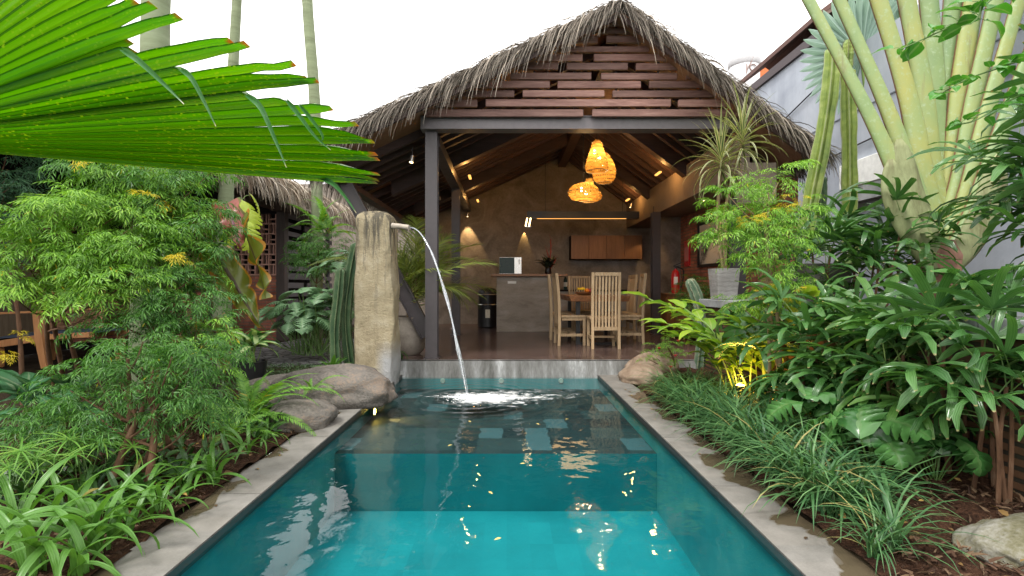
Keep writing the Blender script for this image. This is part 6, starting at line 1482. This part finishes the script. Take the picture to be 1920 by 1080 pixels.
# ferns
FE = []
for i in range(4):
    m2 = MB(); m2.inst(pinnate(.55+.05*i, 34, .07, .014, 1.0, 1.3+.2*i, .05, 1.05, 3, .4, rach=.0025), rot(0,0,0), np.zeros((1,3))); FE.append(m2.mesh('frond', [Lf['fern']]))
rosette('sword_fern', 'bright green sword fern left of the brown boulder beside the coping', G(455,800,.05)+np.array([0,.1,0]), FE, 24, -.45, .45, .75, 1.15, 'fern', 'frond', az0=-.9, azr=PI*1.7)
rosette('sword_fern', 'small sword fern sprouting between the two boulders by the pool', np.array([-1.62,4.25,.18]), FE, 9, -.5, .3, .35, .6, 'fern', 'frond')
rosette('sword_fern', 'sword fern under the lowest feathery shrub behind the strap lilies', G(420,850,.05)+np.array([-.1,.3,0]), FE, 10, -.4, .4, .6, .9, 'fern', 'frond')
rosette('nest_fern', 'ragged staghorn fern growing on the third palm trunk above the dark bush', np.array([-3.05,8.6,1.95]), FE, 18, -.7, .8, .9, 1.5, 'fern', 'frond', spread=.1)
# broad silvery leaves at far left, striped plant by the path
AG = [leafmesh('leaf', leaf(.36,.12,9,lanc,.3,.8+.3*i,1.1,.25,.12), [Lf['aglao'], St['pale']], [(0,0,0),(.03,0,.12),(.08,0,.2)], .006, 1, 0) for i in range(3)]
rosette('silvery_leaf_plant', 'broad silvery green leaves below the lounge chair at the left edge', np.array([-3.0,3.35,.1]), AG, 16, -.2, .9, .9, 1.25, 'plant', spread=.14)
rosette('silvery_leaf_plant', 'second broad leaf clump at the left edge, lower than the one below the chair', np.array([-2.75,2.95,.05]), AG, 10, -.3, .7, .7, .95, 'plant', spread=.1)
VA = [leafmesh('leaf', leaf(.3,.09,8,lanc,.3,.9+.3*i,1.1,.25,.1), [Lf['varieg'], St['pale']], [(0,0,0),(.02,0,.1),(.05,0,.16)], .005, 1, 0) for i in range(3)]
rosette('striped_leaf_plant', 'cream striped broad leaf plant in a black tub beside the cobbled path', np.array([-2.75,5.5,.25]), VA, 20, -.3, 1.1, .9, 1.2, 'plant', spread=.08)
t = thing('black_tub', 'round black plant tub on the cobbled path under the striped plant', 'plant tub', (-2.75,5.5,0))
m = MB(); m.lathe([(.13,0),(.16,.22),(.165,.26),(.15,.26),(.14,.2)], (-2.75,5.5,.0), 22); m.build('tub_body', M['black'], t)
RO = [leafmesh('leaf', leaf(.26,.05,7,lanc,.8,.7+.3*i,1.1,.3), [Lf['strap'], St['pale']]) for i in range(3)]
rosette('bromeliad', 'small light green rosette at the foot of the dark cacti', np.array([-1.95,5.75,.1]), RO, 14, -.4, .5, .8, 1.1, 'bromeliad')
PO = [leafmesh('leaf', leaf(.17,.11,6,ovate,.1,.9+.2*i,1,.2), [Lf['selloum'], St['green']], [(0,0,0),(.02,0,.1),(.05,0,.16)], .003, 1, -.3) for i in range(3)]
rosette('heart_leaf_plant', 'leafy green creeper between the stone pillar and the round pot', np.array([-1.36,6.2,.12]), PO, 12, -.3, .8, .7, 1.1, 'plant', spread=.07)
# taro with big russet and olive leaves on dark stalks
def taro_leaf(base, tip, width, roll_dir, mat, t, name='leaf', stalk=None, wav=.22):
    base, tip = np.array(base), np.array(tip); d = tip-base; L = np.linalg.norm(d); d = d/L
    sd = np.array(roll_dir, float); sd -= d*np.dot(sd,d); sd /= np.linalg.norm(sd); nrm = np.cross(sd, d)
    def f(u, v):
        a = 2*u-1; prof = math.sin(PI*min(1,max(0,.04+.96*(v*.84+.16)))**.72)**.8*(1-.0*v); w = width*prof*(1+.16*math.sin(v*21+a*.6))
        back = -.16*L*abs(a)**1.3*max(0,1-v*3)
        p = base+d*(L*v+back)+sd*a*w/2+nrm*(abs(a)*w*.16+wav*L*.35*math.sin(v*16+a*1.5)*abs(a)**2-.1*L*v*v)
        return tuple(p)
    m = MB(); m.grid(f, 17, 34); o = m.build(name, mat, t)
    if stalk is not None:
        m = MB(); m.tube(spline(stalk+[tuple(base+d*L*.12)], 18), np.linspace(.016,.008,18), 8); m.build('stalk', St['purple'], o)
tb = np.array([-2.45,4.35,.05])
t = thing('elephant_ear', 'giant taro with russet and olive wavy leaves on dark purple stalks beside the brick wall', 'taro', tb)
Yt = 4.3
taro_leaf(P(424,382,Yt), P(455,470,Yt-.1), .22, (1,.3,.1), Lf['taro_r'], t, stalk=[tuple(tb), tuple(P(390,520,Yt)), tuple(P(405,430,Yt))])
taro_leaf(P(408,478,Yt-.1), P(490,618,Yt-.35), .24, (.8,.5,.5), Lf['taro_o'], t, stalk=[tuple(tb+[.02,0,0]), tuple(P(330,560,Yt)), tuple(P(350,515,Yt-.1))])
taro_leaf(P(452,425,Yt), P(516,556,Yt-.2), .2, (.7,-.8,.35), Lf['taro_o'], t, stalk=[tuple(tb+[0,.05,0]), tuple(P(360,540,Yt)), tuple(P(420,450,Yt))])
taro_leaf(P(395,600,Yt-.2), P(425,700,Yt-.4), .22, (.9,.4,.2), Lf['taro_o'], t, stalk=[tuple(tb+[.03,0,.02]), tuple(P(380,640,Yt))])
MY = [leafmesh('leaf', lobed(.46,6,.38,-.5,.9,.85,.5,.1,.9), [Lf['monst_y'], St['pale']], [(0,0,0),(.1,0,.1),(.2,0,.1)], .006, 1, -.5), leafmesh('leaf', lobed(.4,6,.34,-.4,1.2,.85,.5,.1,.9), [Lf['monst_y'], St['pale']], [(0,0,0),(.1,0,.1),(.18,0,.08)], .006, 1, -.6)]
t = thing('split_leaf_climber', 'yellow green split leaf climber behind the russet taro leaf, under the thatched eave', 'philodendron', P(445,420,4.9))
parts(t, 'leaf', MY, [(P(445,400,4.9), -.6, .1, .2, .68), (P(452,378,4.9), .3, .2, -.2, .5), (P(455,430,4.85), -1.0, -.1, .3, .66), (P(440,440,4.9), -1.6, .1, 0, .5)])
m = MB(); m.tube(spline([(-2.75,4.95,0),(-2.7,4.93,.8),P(440,440,4.93),P(450,370,4.93)], 16), .01, 7); m.build('stem', St['green'], t)
# potted areca palm
t = thing('round_pot', 'round weathered concrete pot behind the stone pillar, holding the feather palm', 'planter pot', (-1.3,6.82,FZ))
m = MB(); m.lathe([(.14,0),(.2,.06),(.235,.2),(.24,.34),(.215,.45),(.225,.48),(.23,.5),(.205,.5),(.2,.43)], (-1.3,6.82,FZ), 36); m.build('pot_body', M['potconc'], t)
m = MB(); m.lathe([(.2,.44),(.001,.46)], (-1.3,6.82,FZ), 20); m.build('potting_soil', M['soil'], t)
PF = []
for i in range(5):
    m2 = MB(); m2.inst(pinnate(1.15+.1*(i%3), 34, .36, .017, 1.4, .9+.32*i, .3, 1.0, 4, .9, rach=.006), rot(0,0,0), np.zeros((1,3))); PF.append(m2.mesh('frond', [Lf['palm']]))
pc = np.array([-1.28,6.85,.62]); t = thing('feather_palm', 'potted feather palm with arching yellow green fronds behind the front steel post', 'palm', pc); L = []
for i in range(34):
    f = i/33; L.append((pc+np.array([rnd.uniform(-.06,.06),rnd.uniform(-.06,.06),.0+.55*rnd.random()]), (rnd.uniform(-.5,.9) if i%2 else rnd.uniform(.6,3.6)), -.55+.95*f+rnd.uniform(-.15,.15), rnd.uniform(-.5,.5), rnd.uniform(.75,1.15)))
parts(t, 'frond', PF, L)
m = MB()
for k in range(5):
    a = k*1.3; m.tube(spline([pc+[.05*math.cos(a),.05*math.sin(a),0], pc+[.07*math.cos(a),.07*math.sin(a),.35], pc+[.06*math.cos(a),.06*math.sin(a),.62]], 8), .014, 7)
m.build('canes', St['tan'], t)
# dracaena and cycad by the stone pot
dt = np.array([2.45,5.78,1.23]); t = thing('dracaena', 'variegated dracaena with two spiky cream edged heads in front of the gable beam', 'dracaena', dt)
D1, D2 = P(1352,300,5.66), P(1392,262,5.7)
m = MB(); m.tube(spline([dt, dt+[-.07,0,.5], D1], 16), [.02]*16, 9); m.tube(spline([dt+[.03,.02,0], dt+[.0,0,.6], D2], 16), [.019]*16, 9); m.build('stem', St['tan'], t)
m = MB()
dl = [leaf(.56,.028,9,lambda s: np.minimum(1,.6+2*s)*np.clip((1-s)*1.5,0,1)**.7,0.0,b,1.6,.25) for b in (.5,1.0,1.6,2.1)]
for c, n in ((D1,66),(D2,60)):
    for i in range(n):
        f = i/(n-1); el = -.5+2.0*f; m.inst(dl[min(3, max(0,int((1-f)*4)))], rot(i*2.4, el, rnd.uniform(-.3,.3)), (c+np.array([0,0,-.12+.2*f]))[None], rnd.uniform(.75,1.1))
m.build('foliage', Lf['drac'], t)
CY = []
for i in range(2):
    m2 = MB(); m2.inst(pinnate(.8, 44, .16, .009, .7, 1.2+.4*i, .25, .95, 3, .4, rach=.006), rot(0,0,0), np.zeros((1,3))); CY.append(m2.mesh('frond', [Lf['cycad']]))
cb = np.array([2.72,5.35,.78]); t = thing('cycad', 'cycad with stiff dark feather fronds behind the lime feathery shrub', 'cycad', cb)
m = MB(); m.tube([cb, cb+[0,0,.3], cb+[0,0,.62]], [.08,.09,.06], 14); m.build('trunk', St['brown'], t)
parts(t, 'frond', CY, [(cb+np.array([0,0,.6]), i*2.4, .1+.06*i, 0, rnd.uniform(.65,.85)) for i in range(13)])
# climber shoots hanging in at the top right
def shoot(t, pts, Y, n, size):
    p = spline([P(x,y,Y) for x,y in pts], 30); m = MB(); m.tube(p, np.linspace(.006,.0025,30), 6); m.build('stem', St['green'], t)
    L = []
    for i in range(n):
        j = int(4+25*i/(n-1)); j = min(j,29); L.append((p[j], rnd.uniform(0,2*PI), rnd.uniform(-.6,.5), rnd.uniform(-.8,.8), size*rnd.uniform(.7,1.15)))
    parts(t, 'leaf', VI, L)
VI = [leafmesh('leaf', leaf(.1,.07,7,ovate,.2,.7+.3*i,1,.2,.06), [Lf['vine'], St['green']], [(0,0,0),(.015,0,.01),(.03,0,.01)], .0015, 1, 0) for i in range(3)]
t = thing('climber', 'broad leaved climber shoots hanging in front of the pale stalks at the top right', 'climber', P(1950,60,2.3))
shoot(t, [(2000,-60),(1900,-30),(1820,30),(1760,60),(1690,92)], 2.3, 22, .9); shoot(t, [(2000,60),(1930,105),(1880,125),(1810,150),(1750,185)], 2.35, 26, .75)
shoot(t, [(2010,150),(1950,165),(1890,190),(1830,225),(1790,235)], 2.4, 16, .7); shoot(t, [(1850,-40),(1840,10),(1835,30),(1820,45)], 2.25, 6, 1.15)
m = MB(); m.tube(spline([(2.62,2.45,.76),(2.7,2.5,1.4),(2.7,2.4,2.2),P(2000,60,2.35),P(2000,-60,2.3)], 24), .009, 7); m.build('main_stem', St['brown'], t)
# ground cover, litter, petals
m = MB(); q1 = leaf(.13,.022,4,lanc,.7,1.2,1.1,.3); q2 = leaf(.09,.04,4,ovate,.5,.9,1,.2); n = 1500
x = U(-2.5,-1.53,n); y = U(1.9,4.3,n); k = np.array([mnoise.noise((a*1.7,b*1.7,4)) > -.12 for a, b in zip(x,y)]) & (x < -1.56-.12*rng.random(n))
T = np.stack([x,y,.03+.05*(-x-1.5)+U(0,.05,n)],1)[k]; nk = len(T); h_ = nk//2
m.inst(q1, rot(U(0,6.3,h_), U(-.1,.7,h_), U(-.4,.4,h_)), T[:h_], U(.6,1.3,h_)); m.inst(q2, rot(U(0,6.3,nk-h_), U(-.1,.7,nk-h_), U(-.4,.4,nk-h_)), T[h_:], U(.6,1.2,nk-h_))
tag(m.build('ground_cover', Lf['under'], smooth=False), 'dark mixed low greenery under the left feathery shrubs', 'ground cover', kind='stuff')
m = MB(); q = diamond(.03,.014,.1); n = 7000
x = U(-3.4,-1.75,n); y = U(4.9,6.6,n); m.inst(q, rot(U(0,6.3,n), U(-.1,.9,n), 0), np.stack([x,y,np.full(n,.045)+U(0,.02,n)],1), U(.6,1.3,n))
tag(m.build('ground_cover', Lf['moss'], smooth=False), 'low dark green ground cover beside the cobbled path', 'ground cover', kind='stuff')
lit = leafmat('dead_leaf', [(.05,.03,.015), (.1,.055,.02), (.16,.09,.03), (.3,.2,.05)], .7, .1)
m = MB(); q = leaf(.05,.022,3,lanc,.1,.5,1,.3); n = 200
x = np.concatenate([U(1.42,2.34,n), U(-2.4,-1.5,n)]); y = np.concatenate([U(1.5,5.2,n), U(1.6,4.2,n)])
m.inst(q, rot(U(0,6.3,2*n), U(-.2,.3,2*n), U(-.6,.6,2*n)), np.stack([x,y,np.where(x>0,.04+.08*(x-1.36),.05)+U(0,.015,2*n)],1), U(.5,1.3,2*n))
m.inst(q, rot(U(0,6.3,26), 0, U(-.3,.3,26)), np.stack([np.where(rng.random(26)<.65, U(1.2,1.36,26), U(-1.5,-1.33,26)), U(2.0,5.3,26), np.full(26,.004)],1), U(.4,.9,26))
tag(m.build('fallen_leaves', lit), 'brown and yellow fallen leaves scattered on the soil and coping', 'leaf litter', kind='stuff')
chip = strandmat('mulch_chip', [(.02,.011,.008), (.05,.027,.017), (.09,.05,.03), (.15,.1,.06), (.04,.022,.015)])
m = MB(); q = leaf(.035,.009,2,grassy,.1,.4,1,.5); n = 5200
x = np.concatenate([U(1.4,2.34,n), U(-2.5,-1.53,n//2)]); y = np.concatenate([U(1.5,4.6,n), U(1.6,4.0,n//2)]); N_ = len(x)
zz = np.array([(.02+.08*(a-1.36)/1.02+bump(a,b,.05,3)) if a > 0 else (.015+.05*(-1.5-a)/1.9+bump(a,b,.04,3)) for a, b in zip(x, y)])
m.inst(q, rot(U(0,6.3,N_), U(-.5,.7,N_), U(-1,1,N_)), np.stack([x,y,zz+U(-.004,.012,N_)],1), U(.4,1.5,N_))
tag(m.build('mulch', chip, smooth=False), 'dark brown mulch chips lying on the garden soil', 'mulch', kind='stuff')
pet = plain('pale_yellow_petal', (.65,.5,.15), .5); m = MB(); q = leaf(.035,.016,3,lanc,.0,.2,1,.2)
for px, py in ((916,923),(878,790),(848,835),(1060,787),(1005,795),(985,870),(940,1010)):
    c = G(px,py,-.035); m.inst(q, rot(rnd.uniform(0,6),0,0), (c+[0,0,.004])[None])
tag(m.build('floating_petals', pet), 'pale petals floating scattered on the pool', 'petals', kind='stuff')
